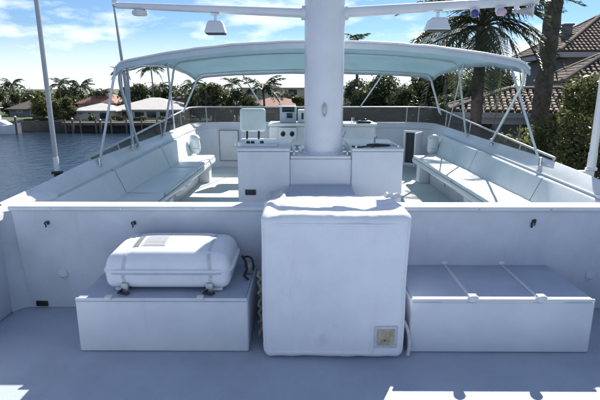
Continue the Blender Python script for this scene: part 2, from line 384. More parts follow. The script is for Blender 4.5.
# ------------------------------------------------------------------ benches
def make_bench(sgn, label):
    X = lambda d: CX+sgn*d
    t_ = thing('bench', label, 'bench', (X(1.9), 6.2, 0))
    def bx(d0, d1, *a, **k): return box(min(X(d0), X(d1)), max(X(d0), X(d1)), *a, **k)
    obj('base', bx(1.98, 2.19, 3.45, 8.3, .002, .33, bev=.01), 'gel', t_)
    obj('seat_board', bx(1.735, 2.195, 3.44, 8.42, .33, .405, bev=.012), 'gel', t_)
    cuts_ = [3.45, 5.28, 7.0, 8.4] if sgn < 0 else [3.45, 4.55, 6.15, 8.4]
    for a, b in zip(cuts_, cuts_[1:]):
        hx_, hy_ = .225, (b-a)/2-.006
        bm = softbox(hx_, hy_, .024, .022, 16, lambda p: p+Vector((0, 0, (.010*(1-(p.x/.23)**4)*(1-(p.y/hy_)**6)+.006*noise.noise(p*5)) if p.z > 0 else 0)))
        bmesh.ops.translate(bm, verts=bm.verts, vec=(X(1.965), (a+b)/2, .431)); c = obj('seat_cushion', bm, 'vinyl', t_)
        obj('piping', bx(1.745, 2.185, b-.006, b+.004, .407, .446), 'seam', c)
    cuts_ = [3.46, 5.22, 7.02, 8.62] if sgn < 0 else [3.46, 4.86, 6.75, 8.62]
    for a, b in zip(cuts_, cuts_[1:]):
        rows = []
        for k in range(5):
            y = a+.007+(b-a-.014)*k/4
            rows.append([(X(2.155), y, .455), (X(2.262), y, zback(y)-.012), (X(2.275), y, zback(y)-.001), (X(2.30), y, zback(y)-.003), (X(2.315), y, zback(y)-.03), (X(2.212), y, .452)])
        bm = loft(rows, closed=True, cap=True); bmesh.ops.recalc_face_normals(bm, faces=bm.faces)
        bp_ = obj('back_panel', bm, 'vinyl', t_, angle=25)
        if b < 8.5: obj('piping', tube([(X(2.162), b, .455), (X(2.268), b, zback(b)-.012), (X(2.30), b, zback(b))], .009, 6), 'seam', bp_)
    obj('seat_seam', tube([(X(2.17), 3.46, .456), (X(2.17), 8.4, .456)], .010, 6), 'seam', t_)
    for y in (8.12, 5.6):
        obj('leg', bx(1.80, 1.979, y, y+.22, .002, .33, bev=.012), 'gel', t_)
    for y in (7.2, 6.2):
        obj('vent', bx(1.962, 1.981, y, y+.34, .12, .25, bev=.004), 'gelwall', t_)
    return t_
make_bench(-1, 'long white vinyl bench in shade along the left side toward the canal')
make_bench(1, 'long white vinyl bench with bright sun patches along the right side toward the palms')
for sgn, lab in ((-1, 'rolled white cushion standing at the front end of the left bench'), (1, 'rolled white cushion standing at the front end of the right bench')):
    x = CX+sgn*2.10; y = 8.5
    def fn(p, s_=sgn): return Vector((p.x+.03*s_*(p.z+.2), p.y, p.z)) + Vector((1, 1, .3))*noise.noise(p*9)*.014
    r_ = thing('rolled_cushion', lab, 'cushion', (x, y, .452), 'rolled cushions at the bench ends')
    bm = softbox(.09, .09, .175, .08, 10, fn); bmesh.ops.translate(bm, verts=bm.verts, vec=(x, y, .632)); obj('roll', bm, 'vinyl', r_)
    for z in (.56, .74):
        obj('tie', tube([(x+.090*math.cos(a)+.03*sgn*(z-.63), y+.090*math.sin(a), z) for a in np.linspace(0, 2*math.pi, 17)], .006, 5), 'webbing', r_)

# ------------------------------------------------------------------ wet-bar block with the mast on it
wb = thing('console_block', 'white cabinet block with a lower middle step carrying the mast', 'cabinet', (.15, 4.4, 0))
def frontcab(x0, x1): return box(x0, x1, 4.03, 4.80, .005, 1.078, bev=.012)
cl = obj('left_cabinet', frontcab(-.556, -.112), 'locker', wb)
obj('worktop', box(-.560, -.109, 4.025, 4.805, 1.080, 1.106, bev=.008), 'gel', cl)
obj('vent', box(-.495, -.405, 4.018, 4.029, .705, .752, bev=.003), 'dark', cl)
cr = obj('right_cabinet', frontcab(.413, .847), 'locker', wb)
obj('worktop', box(.410, .851, 4.025, 4.805, 1.080, 1.104, bev=.008), 'gel', cr)
obj('mast_plinth', box(-.1115, .4125, 4.052, 4.79, .005, 1.012, bev=.008), 'locker', wb)
obj('plinth_top', box(-.108, .409, 4.047, 4.79, 1.0135, 1.038, bev=.008), 'gel', wb)
obj('step', box(-.114, .415, 3.60, 4.028, .005, .798, bev=.02), 'lid', wb)
# worktop fittings
sk = obj('sink', box(.60, .82, 4.20, 4.40, 1.105, 1.111, bev=.003), 'alu', wb)
obj('faucet', tube(bez((.66, 4.44, 1.105), (.66, 4.44, 1.20), (.66, 4.33, 1.17)), .009, 8), 'steel', sk)
for x in (.455, .495, .81): obj('knob', lathe([(.016, 1.1045), (.016, 1.125), (.009, 1.13)], x, 4.08, 12), 'steel', wb)
tr = obj('tray', box(-.53, -.22, 4.12, 4.38, 1.1065, 1.130, bev=.008), 'gel', wb)
for x in (-.48, -.44, -.36): obj('fitting', lathe([(.018, 1.1305), (.018, 1.143), (.011, 1.15)], x, 4.20, 12), 'black', tr)
obj('winch_handle', tube([(.55, 4.15, 1.118), (.64, 4.135, 1.121), (.75, 4.15, 1.117)], [.011, .015, .009], 8), 'black', wb)
for x in (-.078, .380, -.055, .355):
    y = 4.10 if abs(x-.15) > .22 else 4.52
    cb = bmnew(); lathe([(.020, 1.039), (.020, 1.046), (.011, 1.05), (.011, 1.07), (.015, 1.076)], x, y, 12, cb)
    add_tube(cb, [(x-.037, y, 1.072), (x+.037, y, 1.072)], .0065, 6); obj('deck_cleat', cb, 'steel', wb)
obj('cable', tube(bez((.42, 4.1, 1.115), (.46, 4.05, 1.112), (.52, 4.07, 1.116))+bez((.52, 4.07, 1.116), (.56, 4.08, 1.12), (.60, 4.05, 1.116))[1:], .0075, 6), 'black', wb)

# ------------------------------------------------------------------ mast
mx_, my_ = .182, 4.30
ma = thing('mast', 'thick white round mast rising from the cabinet block, with two side arms', 'mast', (mx_, my_, 1.04))
obj('pole', lathe([(.182, 1.0395), (.175, 1.05), (.171, 1.08), (.170, 2.2), (.169, 4.2)], mx_, my_, 48), 'mast', ma)
fl = obj('base_flange', lathe([(.207, 1.0388), (.207, 1.048), (.198, 1.052), (.180, 1.052)], mx_, my_, 40), 'mast', ma)
for k in range(12):
    a = k*math.pi/6+.2
    obj('bolt', lathe([(.008, 1.0525), (.008, 1.060), (.005, 1.062)], mx_+.192*math.cos(a), my_+.192*math.sin(a), 8), 'steel', fl)
cz = 1.418
cl_ = bmnew(); add_box(cl_, mx_-.02, mx_+.02, my_-.184, my_-.168, cz-.028, cz+.04, bev=.004)
add_tube(cl_, bez((mx_-.002, my_-.178, cz-.055), (mx_+.03, my_-.195, cz), (mx_, my_-.178, cz+.06)), .006, 6)
add_tube(cl_, bez((mx_-.002, my_-.178, cz-.055), (mx_-.03, my_-.195, cz), (mx_, my_-.178, cz+.06)), .006, 6)
obj('halyard_cleat', cl_, 'alu', ma)
def arm(x0, z0, t0, x1, z1, t1, y, name='arm'):
    rows = []
    for k in range(7):
        f = k/6; x = x0+(x1-x0)*f; z = z0+(z1-z0)*f; t_ = t0+(t1-t0)*f; d_ = t_*.62
        rows.append([(x, y+d_*math.cos(a), z+t_*.5*math.copysign(abs(math.sin(a))**.7, math.sin(a))) for a in np.linspace(0, 2*math.pi, 21)[:-1]])
    bm = loft(rows, closed=True, cap=True); bmesh.ops.recalc_face_normals(bm, faces=bm.faces)
    return obj(name, bm, 'mast', ma)
arm(mx_-.150, 2.215, .078, -1.567, 2.279, .050, my_)
arm(mx_+.150, 2.220, .087, 1.96, 2.315, .068, my_)
for sg in (-1, 1): obj('arm_collar', tube([(mx_+sg*.150, my_, 2.215), (mx_+sg*.195, my_, 2.218)], .058, 16), 'mast', ma)
obj('arm_end_fitting', box(-1.60, -1.563, my_-.035, my_+.035, 2.265, 2.33, bev=.008), 'steel', ma)

# floodlights under the arms
def floodlight(x, y, ztop, w_, label):
    f_ = thing('floodlight', label, 'floodlight', (x, y, ztop), 'floodlights hanging under the mast arms')
    obj('bracket', add_box(add_box(bmnew(), x-.012, x+.012, y-.012, y+.012, ztop-.055, ztop), x-.035, x+.035, y-.03, y+.03, ztop-.006, ztop+.004), 'steel', f_)
    h = w_/2
    rows = [[(x+sx*a, y+sy*b, z) for sx, sy in ((-1, -1), (1, -1), (1, 1), (-1, 1))] for a, b, z in ((h*.55, h*.5, ztop-.05), (h*.72, h*.6, ztop-.062), (h*.95, h*.75, ztop-.125), (h, h*.8, ztop-.135), (h, h*.8, ztop-.150))]
    bm = loft(rows, closed=True, cap=True); bmesh.ops.recalc_face_normals(bm, faces=bm.faces); bmesh.ops.bevel(bm, geom=[e for e in bm.edges], offset=.004, segments=1, affect='EDGES')
    hs = obj('housing', bm, 'gel', f_)
    obj('lens', box(x-h*.9, x+h*.9, y-h*.72, y+h*.72, ztop-.158, ztop-.151), 'dark', hs)
    return f_
floodlight(-.742, 4.30, 2.203, .172, 'boxy white floodlight hanging from the left mast arm')
floodlight(1.134, 4.30, 2.226, .190, 'boxy white floodlight hanging from the right mast arm near the palm fronds')
s_ = thing('spreader_light', 'small flat white light under the outer end of the left mast arm', 'light', (-1.38, 4.30, 2.25))
obj('housing', lathe([(.062, 2.205), (.066, 2.214), (.062, 2.232), (.03, 2.25)], -1.38, 4.30, 20), 'gel', s_); obj('lens', lathe([(.054, 2.198), (.054, 2.2045)], -1.38, 4.30, 20), 'steel', s_)
s_ = thing('spotlight', 'small round navy blue lens light under the right mast arm', 'light', (1.43, 4.30, 2.26))
bm = softbox(.034, .034, .034, .033, 6); bmesh.ops.translate(bm, verts=bm.verts, vec=(1.43, 4.26, 2.205)); obj('lens', bm, 'purple', s_)
obj('bracket', box(1.415, 1.475, 4.27, 4.33, 2.215, 2.265, bev=.006), 'gel', s_)
s_ = thing('spotlight', 'small pinkish lens light beside the navy one under the right mast arm', 'light', (1.64, 4.30, 2.27))
bm = softbox(.042, .036, .030, .029, 6); bmesh.ops.translate(bm, verts=bm.verts, vec=(1.65, 4.26, 2.215)); obj('lens', bm, 'pink', s_)
obj('bracket', box(1.62, 1.675, 4.27, 4.33, 2.225, 2.272, bev=.006), 'gel', s_)
hb = thing('horn', 'grey trumpet horn hanging under the right mast arm at the frame edge', 'horn', (1.80, 4.30, 2.27))
obj('bell', tube([(1.77, 4.33, 2.235), (1.82, 4.30, 2.23), (1.88, 4.27, 2.225), (1.91, 4.25, 2.225)], [.015, .018, .032, .050], 14), 'alu', hb)
obj('bracket', box(1.78, 1.81, 4.29, 4.33, 2.235, 2.285), 'steel', hb)

# ------------------------------------------------------------------ covered box
cvx, cvy = .185, 2.93
def cvfn(p):
    x, y, z = p
    f = (z+.46)/.92
    q = Vector((p.x*(.985+.015*f), p.y*(1.0), p.z))
    n_ = noise.noise(Vector((x*3.1+5, y*3.1, z*2.2)))*.012 + noise.noise(Vector((x*10, y*9+3, z*2.5)))*.005 + .006*noise.noise(Vector((x*5, 2, z*16)))*max(0, f-.55)
    n_ += .004*noise.noise(Vector((x*30, y*30, z*4+9)))*max(0, f-.3)
    if f > .86:
        k = (f-.86)/.14
        n_ += k*.003*noise.noise(Vector((x*7, y*11, z*14)))
    d = Vector((p.x/.42, p.y/.31, p.z/.46)); d.normalize()
    q += d*n_
    if z > .3:
        k = (z-.3)/.16
        sag = max(0, 1-(x/.40)**2)*max(0, 1-((y+.0)/.30)**2)
        q.z -= .012*sag*k
        ss = lambda t_: max(0, min(1, t_))**2*(3-2*max(0, min(1, t_)))
        edge = .02+.10*(x-.1) if x > .1 else .02+.02*x
        q.z -= .020*k*ss((edge-y)/.035)*(1-ss((-.17-y)/.10))*(1-.75*ss((x-.18)/.10)*ss((y+.14)/.08))*(1-ss((abs(x)-.33)/.08))
        q.z -= k*(.012 + .040*ss((y+.15)/.45))
        q.z += .007*k*math.exp(-((x-.385)/.022)**2)*ss((y+.2)/.1)
        q.z += k*.004*noise.noise(Vector((x*14, y*26, 3)))*ss((y+.25)/.1)
        c_ = math.exp(-((abs(x)-.40)**2+(y-.26)**2)/.004)
        q.z += .008*c_; q.x += math.copysign(.02*c_, x)
        q.z -= .014*k*math.exp(-((y+.12-.35*(x-.1))**2)/.0010)*(1 if x > -.1 else .4)     # crease from the right
        q.z += .010*k*math.exp(-((y+.02-.30*(x-.1))**2)/.0012)*(1 if x > 0 else .3)
        if y < -.20: q.z -= .010*k*((-.20-y)/.115)**1.5                              # front shoulder slopes down
    if z < -.40: q += Vector((0, 0, .005*noise.noise(Vector((x*12, y*12, 1)))))
    return q
cv = thing('covered_box', 'tall box under a fitted white vinyl cover in the middle of the deck', 'covered box', (cvx, cvy, 0))
bm = softbox(.43, .325, .462, .050, 56, cvfn); bmesh.ops.translate(bm, verts=bm.verts, vec=(cvx, cvy, .466)); cov = obj('cover', bm, 'cover', cv, angle=60)
# stitched hem lines
def hem(z, off=.0):
    pts = []
    for k in range(120):
        a = k/120*2*math.pi
        c_, s2 = math.cos(a), math.sin(a)
        p = Vector((math.copysign(abs(c_)**.22, c_)*.428, math.copysign(abs(s2)**.22, s2)*.322, z-.466))
        pts.append(cvfn(p)+Vector((cvx, cvy, .466)))
    return pts+[pts[0]]
obj('top_seam', tube(hem(.862), .0105, 6), 'cover', cov)
obj('bottom_hem', tube(hem(.05), .011, 6), 'cover', cov)
for sx_ in (-1, 1):     # vertical corner piping
    pts = [cvfn(Vector((sx_*.416, -.312, z-.466)))+Vector((cvx, cvy, .466)) for z in np.linspace(.08, .83, 24)]
    obj('corner_piping', tube(pts, .005, 5), 'cover', cov)
yb = 2.596
pb = obj('badge', box(.425, .562, yb-.006, yb+.012, .088, .228, bev=.003), 'label', cov)
obj('badge_field', box(.440, .545, yb-.009, yb-.0063, .108, .212), 'tan', pb)
obj('badge_emblem', disc((.487, yb-.0095, .178), (0, -1, 0), .024, .002, 18), 'tan2', pb)
bm = bmnew(); add_box(bm, .462, .52, yb-.0115, yb-.0095, .126, .146); add_box(bm, .512, .532, yb-.0115, yb-.0095, .165, .200); obj('badge_print', bm, 'green', pb)
bm = bmnew(); add_box(bm, .482, .490, yb-.0135, yb-.0118, .138, .146); obj('badge_dot', bm, 'black', pb)
pts = [Vector((-.268+.012*math.sin(k*1.9), 2.80+.02*math.cos(k*1.3), .03+k*.02)) for k in range(24)]
for cx_, sg in ((-.225, -1), (.60, 1)):          # gathered back corners of the cover
    def gf(p, s_=sg): return p + Vector((1, 1, 1))*noise.noise(p*16+Vector((s_*3, 0, 0)))*.030 + Vector((0, 0, .010))*noise.noise(p*45)
    bm = softbox(.05, .045, .018, .017, 14, gf) if sg > 0 else softbox(.065, .075, .034, .032, 14, gf); bmesh.ops.translate(bm, verts=bm.verts, vec=(cx_+(.035 if sg < 0 else 0), 3.17, .868 if sg < 0 else .885)); obj('gathered_corner', bm, 'cover', cov)
pts = [Vector((-.268+.012*math.sin(k*1.9), 2.80+.02*math.cos(k*1.3), .03+k*.02)) for k in range(24)]
for cx_, sg in ((-.225, -1), (.60, 1)):          # gathered back corners of the cover
    def gf(p, s_=sg): return p + Vector((1, 1, 1))*noise.noise(p*16+Vector((s_*3, 0, 0)))*.030 + Vector((0, 0, .010))*noise.noise(p*45)
    bm = softbox(.05, .045, .018, .017, 14, gf) if sg > 0 else softbox(.065, .075, .034, .032, 14, gf); bmesh.ops.translate(bm, verts=bm.verts, vec=(cx_+(.035 if sg < 0 else 0), 3.17, .868 if sg < 0 else .885)); obj('gathered_corner', bm, 'cover', cov)
pts = [Vector((-.268+.012*math.sin(k*1.9), 2.80+.02*math.cos(k*1.3), .03+k*.02)) for k in range(24)]
obj('lacing', tube(pts, .010, 6), 'rope', cv)
pts = bez((.625, 2.72, .20), (.668, 2.66, .12), (.640, 2.64, .012)); obj('tie_cord', tube(pts, .011, 8), 'label', cv)

# ------------------------------------------------------------------ lockers
def locker(x0, x1, label, group='white deck lockers'):
    t_ = thing('deck_locker', label, 'locker', ((x0+x1)/2, 2.98, 0), group)
    obj('body', box(x0, x1, 2.69, 3.272, .002, .338, bev=.012, seg=3), 'locker', t_)
    l_ = obj('lid', box(x0+.012, x1-.012, 2.702, 3.285, .3385, .3575, bev=.006, seg=3), 'lid', t_)
    obj('lid_edge', box(x0+.003, x1-.003, 2.688, 2.701, .3395, .360, bev=.005, seg=3), 'locker', l_)
    return t_
lk1 = locker(-1.385, -.335, 'low white deck locker left of the covered box, under the life raft canister')
lk2 = locker(.655, 1.768, 'low white deck locker right of the covered box, with two straps over its bare lid')
for x in (1.02, 1.43):
    st = obj('strap', box(x-.012, x+.012, 2.695, 3.28, .3578, .3612, bev=.001), 'gelwall', lk2)
    bm = add_box(bmnew(), x-.026, x+.026, 2.655, 2.705, .352, .392, bev=.008); add_tube(bm, bez((x-.03, 2.672, .374), (x, 2.645, .408), (x+.03, 2.672, .374)), .006, 6)
    obj('latch', bm, 'gel', st)
    obj('pad_eye', box(x-.02, x+.02, 3.262, 3.284, .3615, .385, bev=.004), 'gel', st)
for x in (-1.175, -.62):
    bm = add_box(bmnew(), x-.02, x+.02, 2.662, 2.705, .355, .378, bev=.005); obj('latch', bm, 'gel', lk1)

# ------------------------------------------------------------------ life raft canister
rx, ry, rz, RH = -.838, 2.985, .492, .108
rf = thing('life_raft', 'white ribbed life raft canister strapped on the left locker lid', 'life raft', (rx, ry, .364))
def raftfn(p, groove=True):
    f = p.z/RH
    up = max(0, f-.1)/.9
    q = Vector((p.x*(1-.055*up-.03*max(0, -f)), p.y*(1-.10*up-.03*max(0, -f)), p.z))
    if f > .1: q.z += .046*up**2*(1-abs(p.x/.40)**5.0)*(1-((p.y-.04)/.27)**2)
    if groove:
        for c_ in (-.27, .27):          # moulded grooves for the bands
            if abs(p.x-c_) < .03: q -= Vector((0, p.y*.010, p.z*.03))
    return q
bm = softbox(.392, .225, RH, .048, 46, raftfn)
bmesh.ops.translate(bm, verts=bm.verts, vec=(rx, ry, rz))
ca = obj('canister', bm, 'canister', rf, angle=60)
def ringpts(zl, grow):
    o = []
    for k in range(97):
        a = k/96*2*math.pi; c_, s2 = math.cos(a), math.sin(a)
        q = raftfn(Vector((math.copysign(abs(c_)**.22, c_)*(.392+grow), math.copysign(abs(s2)**.22, s2)*(.225+grow), zl)), False)
        o.append(q+Vector((rx, ry, rz)))
    return o
obj('seam_flange', tube(ringpts(.012, .002), .012, 8), 'canister', ca)
obj('seam_gap', tube(ringpts(-.003, .001), .0075, 6), 'webbing', ca)
for x in (-.27, .27):
    P_ = []
    for k in range(72):
        a = k/72*2*math.pi; c_, s2 = math.cos(a), math.sin(a)
        P_.append(raftfn(Vector((x, math.copysign(abs(c_)**.30, c_)*.222, math.copysign(abs(s2)**.30, s2)*(RH-.002))), False)+Vector((rx, ry, rz)))
    wv = .010
    rows = [[p+Vector((d, 0, 0)) + (p-Vector((p.x, ry, rz))).normalized()*h_ for d, h_ in ((-wv, -.006), (-wv, .003), (wv, .003), (wv, -.006))] for p in P_+[P_[0]]]
    bd = obj('band', loft(rows, closed=True), 'label', rf)
    bxx = rx+x*.97
    obj('buckle', box(bxx-.022, bxx+.022, ry-.236, ry-.214, .378, .43, bev=.006), 'alu', bd)
    bm = tube([(bxx-.01, ry-.238, .39), (bxx-.035, ry-.25, .376), (bxx+.02, ry-.256, .372), (bxx+.034, ry-.246, .376)], .009, 6); obj('hook', bm, 'black', bd)
def onlid(x0, x1, y0, y1, lift):
    rows = [[raftfn(Vector((x0+(x1-x0)*i/6, y0+(y1-y0)*j/4, RH)))+Vector((rx, ry, rz+lift)) for i in range(7)] for j in range(5)]
    bm = loft(rows); bmesh.ops.solidify(bm, geom=bm.faces[:], thickness=.003); return bm
lp = obj('label_plate', onlid(-.19, -.03, -.12, .05, .003), 'canister', ca)
bm = bmnew()
for k in range(6):
    rows = [[raftfn(Vector((-.18+.14*i/4, -.11+k*.026+dy, RH)))+Vector((rx, ry, rz+.0048)) for i in range(5)] for dy in (0, .010)]
    loft(rows, bm)
obj('label_print', bm, 'label', lp)
obj('label_bar', onlid(-.245, -.205, -.13, .05, .003), 'labelink', ca)
# hydrostatic release and black painter at the right end
bm = tube([(-.41, 3.06, .50), (-.385, 3.04, .47), (-.375, 3.02, .42), (-.39, 2.99, .385), (-.36, 2.96, .372)], .009, 6)
add_tube(bm, bez((-.40, 3.12, .47), (-.33, 3.10, .50), (-.335, 3.05, .40)), .007, 6)
obj('painter_line', bm, 'black', rf)
obj('release', lathe([(.028, .366), (.032, .385), (.032, .415), (.02, .43)], -.365, 3.10, 14), 'alu', rf)
for x in (rx-.30, rx+.30): obj('cradle', box(x-.035, x+.035, ry-.19, ry+.19, .3635, .384, bev=.004), 'gel', rf)

# ------------------------------------------------------------------ helm: chair and console
hc = thing('helm_chair', 'white helm chair with padded back on two posts facing the console', 'chair', (-.80, 8.5, 0))
bm = softbox(.228, .055, .205, .05, 12); bmesh.ops.translate(bm, verts=bm.verts, vec=(-.895, 8.66, 1.045)); obj('backrest', bm, 'vinyl', hc)
for x in (-1.0, -.79): obj('back_post', tube([(x, 8.64, .86), (x, 8.60, .70)], .018, 8), 'black', hc)
bm = softbox(.34, .24, .055, .045, 10); bmesh.ops.translate(bm, verts=bm.verts, vec=(-.79, 8.50, .66)); obj('seat', bm, 'vinyl', hc)
obj('pedestal', lathe([(.20, .002), (.20, .02), (.06, .04), (.05, .58), (.16, .604)], -.79, 8.5, 20), 'steel', hc)
hl = thing('helm_console', 'white helm console with dark gauges and a raised instrument pod ahead of the mast', 'console', (.38, 9.3, 0))
obj('cabinet', box(-.64, 1.37, 9.12, 9.80, .002, .90, bev=.03, seg=3), 'gel', hl)
obj('dash', box(-.66, 1.39, 9.05, 9.80, .902, .955, bev=.02, seg=3), 'gel', hl)
pod = obj('instrument_pod', box(-.44, -.13, 9.22, 9.5, .957, 1.265, bev=.02, seg=3), 'podblue', hl)
obj('screen', box(-.395, -.165, 9.205, 9.219, 1.16, 1.245, bev=.004), 'screen', pod)
obj('screen', box(-.31, -.20, 9.205, 9.219, 1.045, 1.135, bev=.004), 'screen', pod)
pod2 = obj('radio_box', box(-.10, .12, 9.25, 9.5, .957, 1.20, bev=.02), 'gel', hl)
obj('handset', box(-.03, .01, 9.22, 9.249, 1.02, 1.14, bev=.008), 'black', pod2)
gp = obj('gauge_panel', box(-.45, -.12, 9.03, 9.119, .66, .88, bev=.012), 'gel', hl)
for x in (-.375, -.205):
    g_ = obj('gauge', disc((x, 9.03, .765), (0, -1, 0), .054, .012, 24), 'steel', gp); obj('gauge_face', disc((x, 9.018, .765), (0, -1, 0), .046, .003, 24), 'screen', g_)
obj('wheel', tube([(.62+.17*math.cos(a), 9.0+.03*math.sin(a), .83+.17*math.sin(a)) for a in np.linspace(0, 2*math.pi, 25)], .012, 8, caps=False), 'steel', hl)
bx_ = obj('compass', box(1.02, 1.28, 9.10, 9.34, .957, 1.0, bev=.012), 'black', hl); bm = softbox(.06, .06, .04, .038, 6); bmesh.ops.translate(bm, verts=bm.verts, vec=(1.15, 9.2, 1.0)); obj('dome', bm, 'screen', bx_)
obj('throttle', add_tube(tube([(.92, 9.15, .956), (.92, 9.12, 1.06)], .010, 8), [(.96, 9.15, .956), (.96, 9.2, 1.06)], .010, 8), 'steel', hl)

# ------------------------------------------------------------------ bimini
BI = thing('bimini', 'long pale aqua canvas bimini top on bent tubes over the cockpit', 'bimini', (CX, 7, .85))
HW = 2.12
def cz_edge(y): return 1.815+.17*max(0, 1-((y-7.0)/2.1)**2)
def crown(y): return .205-.125*min(1, max(0, (y-5)/4.0))
def canz(s, y): return cz_edge(y)+crown(y)*(1-abs(s)**2.15) - .045*max(0, (abs(s)-.92)/.08)**2
NS, NY = 48, 30
rows = [[(CX+HW*s, 5+4*j/NY - .10*(1-s*s)*(1 if j == 0 else max(0, 1-j/6)) + .09*max(0, (abs(s)-.90)/.10)**2*max(0, 1-j/9), canz(s, 5+4*j/NY) - .010*math.sin(j/NY*3.5*math.pi)**2 + .010*noise.noise(Vector((s*4, j*.25, 1))) + .005*noise.noise(Vector((s*13, j*.7, 4)))) for s in np.linspace(-1, 1, NS+1)] for j in range(NY+1)]
bm = loft(rows); bmesh.ops.recalc_face_normals(bm, faces=bm.faces)
bmesh.ops.solidify(bm, geom=bm.faces[:], thickness=.004)
cn = obj('canopy', bm, 'canvas', BI)
def skirt(pts, h, out):
    rows_ = [[Vector(p)+Vector((0, 0, .006)) for p in pts], [Vector(p)+Vector(out)*.018+Vector((0, 0, -.02)) for p in pts], [Vector(p)+Vector(out)*.024+Vector((0, 0, -h)) for p in pts], [Vector(p)+Vector(out)*.010+Vector((0, 0, -h)) for p in pts]]
    return rows_
edge_aft = [rows[0][i] for i in range(NS+1)]
obj('aft_hem', loft(skirt(edge_aft, .062, (0, -1, 0))), 'valance', BI)
obj('front_hem', loft(skirt(rows[-1], .05, (0, 1, 0))), 'valance', BI)
for k in (0, NS):
    obj('side_hem', loft(skirt([r[k] for r in rows], .055, (-1 if k == 0 else 1, 0, 0))), 'valance', BI)
obj('edge_piping', tube([Vector(p)+Vector((0, -.012, .008)) for p in edge_aft], .012, 6), 'gel', BI)
def bow(y, r_=.0155, inset=.03):
    pts = [(CX+(HW-inset)*s, y, canz(s, y)-.028) for s in np.linspace(-.93, .93, 31)]
    return pts
LX, RX, LB, RB = CX-HW+.03, CX+HW-.03, CX-2.37, CX+2.37
def hoop(y, yb, zb, ybr=None, zbr=None):   # a bow with both legs bending down to the coaming
    m_ = bow(y)
    lb = (LB, yb, zb); rb = (RB, ybr if ybr else yb, zbr if zbr else zb)
    l = [lb] + bez(tuple(Vector(lb).lerp(Vector((LX, y, cz_edge(y)-.12)), .88)), (LX-.01, y, cz_edge(y)-.02), m_[0], 6)
    r_ = bez(m_[-1], (RX+.01, y, cz_edge(y)-.02), tuple(Vector(rb).lerp(Vector((RX, y, cz_edge(y)-.12)), .88)), 6) + [rb]
    return l + m_[1:-1] + r_
def zl(y): return zlip(y)+.0
obj('bow', tube(hoop(5.06, 6.34, .86, 6.56, .88), .0165, 10), 'tube', BI)
obj('bow', tube(hoop(7.3, 7.55, .90, 7.6, .90), .0165, 10), 'tube', BI)
obj('bow', tube(hoop(8.85, 8.85, 1.17, 9.05, 1.12), .0165, 10), 'tube', BI)
def leg(a, b, r_=.014): return obj('strut', tube([a, b], r_, 8), 'tube', BI)
leg((LX-.01, 5.05, 1.80), (LB, 5.09, .82)); leg((LX, 5.36, 1.83), (LB, 6.12, .90)); leg((LX, 6.96, 1.95), (LB, 8.2, .90))
leg((RX, 5.5, 1.85), (RB, 5.15, .80)); leg((RX, 7.09, 1.95), (RB, 8.55, .92), .011)
leg((-1.06, 8.75, 1.82), (-.836, 9.96, 1.22), .013); leg((1.40, 8.75, 1.83), (1.16, 9.96, 1.22), .013)
leg((RX, 8.9, 1.82), (RB-.02, 9.1, 1.15), .014)
for p in ((LB, 5.09, .82), (LB, 6.12, .88), (LB, 6.34, .86), (LB, 7.55, .90), (RB, 5.15, .82), (RB, 6.56, .88), (RB, 7.6, .90)):
    obj('deck_mount', lathe([(.035, p[2]-.03), (.035, p[2]-.015), (.022, p[2]-.01), (.022, p[2]+.05), (.012, p[2]+.055)], p[0], p[1], 12), 'steel', BI)

# ------------------------------------------------------------------ antennas
def antenna(base, top, r0, r1, label, group=None):
    a_ = thing('antenna', label, 'antenna', base)
    b, t_ = Vector(base), Vector(top)
    obj('whip', tube([b+Vector((0, 0, .12)), b.lerp(t_, .35), b.lerp(t_, .7), t_], [r0, r0*.93, (r0+r1)/2, r1], 10), 'pole_shade_grey' if b.x < 0 else 'pole_white', a_)
    obj('ferrule', tube([b+Vector((0, 0, .02)), b+Vector((0, 0, .16))], r0*1.12, 10), 'gel', a_)
    sg_ = 1 if b.x < 0 else -1; bm = add_box(bmnew(), b.x-.05, b.x+.05, b.y-.025, b.y+.025, b.z-.012, b.z+.018, bev=.006); add_box(bm, *sorted((b.x-.02*sg_, b.x+.12*sg_)), b.y-.03, b.y+.03, b.z-.16, b.z-.013)
    obj('mount', bm, 'black' if b.x < 0 else 'gel', a_)
antenna((-2.44, 4.69, .78), (-2.46, 4.69, 5.2), .023, .012, 'tall whip antenna in shade grey standing outside the left coaming over open water')
antenna((-2.32, 6.60, .82), (-2.36, 6.36, 2.60), .026, .012, 'thin whip antenna rising behind the left aft corner of the bimini')
antenna((2.80, 4.63, .83), (2.80, 4.63, 4.6), .036, .022, 'thick white antenna pole outside the right coaming in front of the hedge')

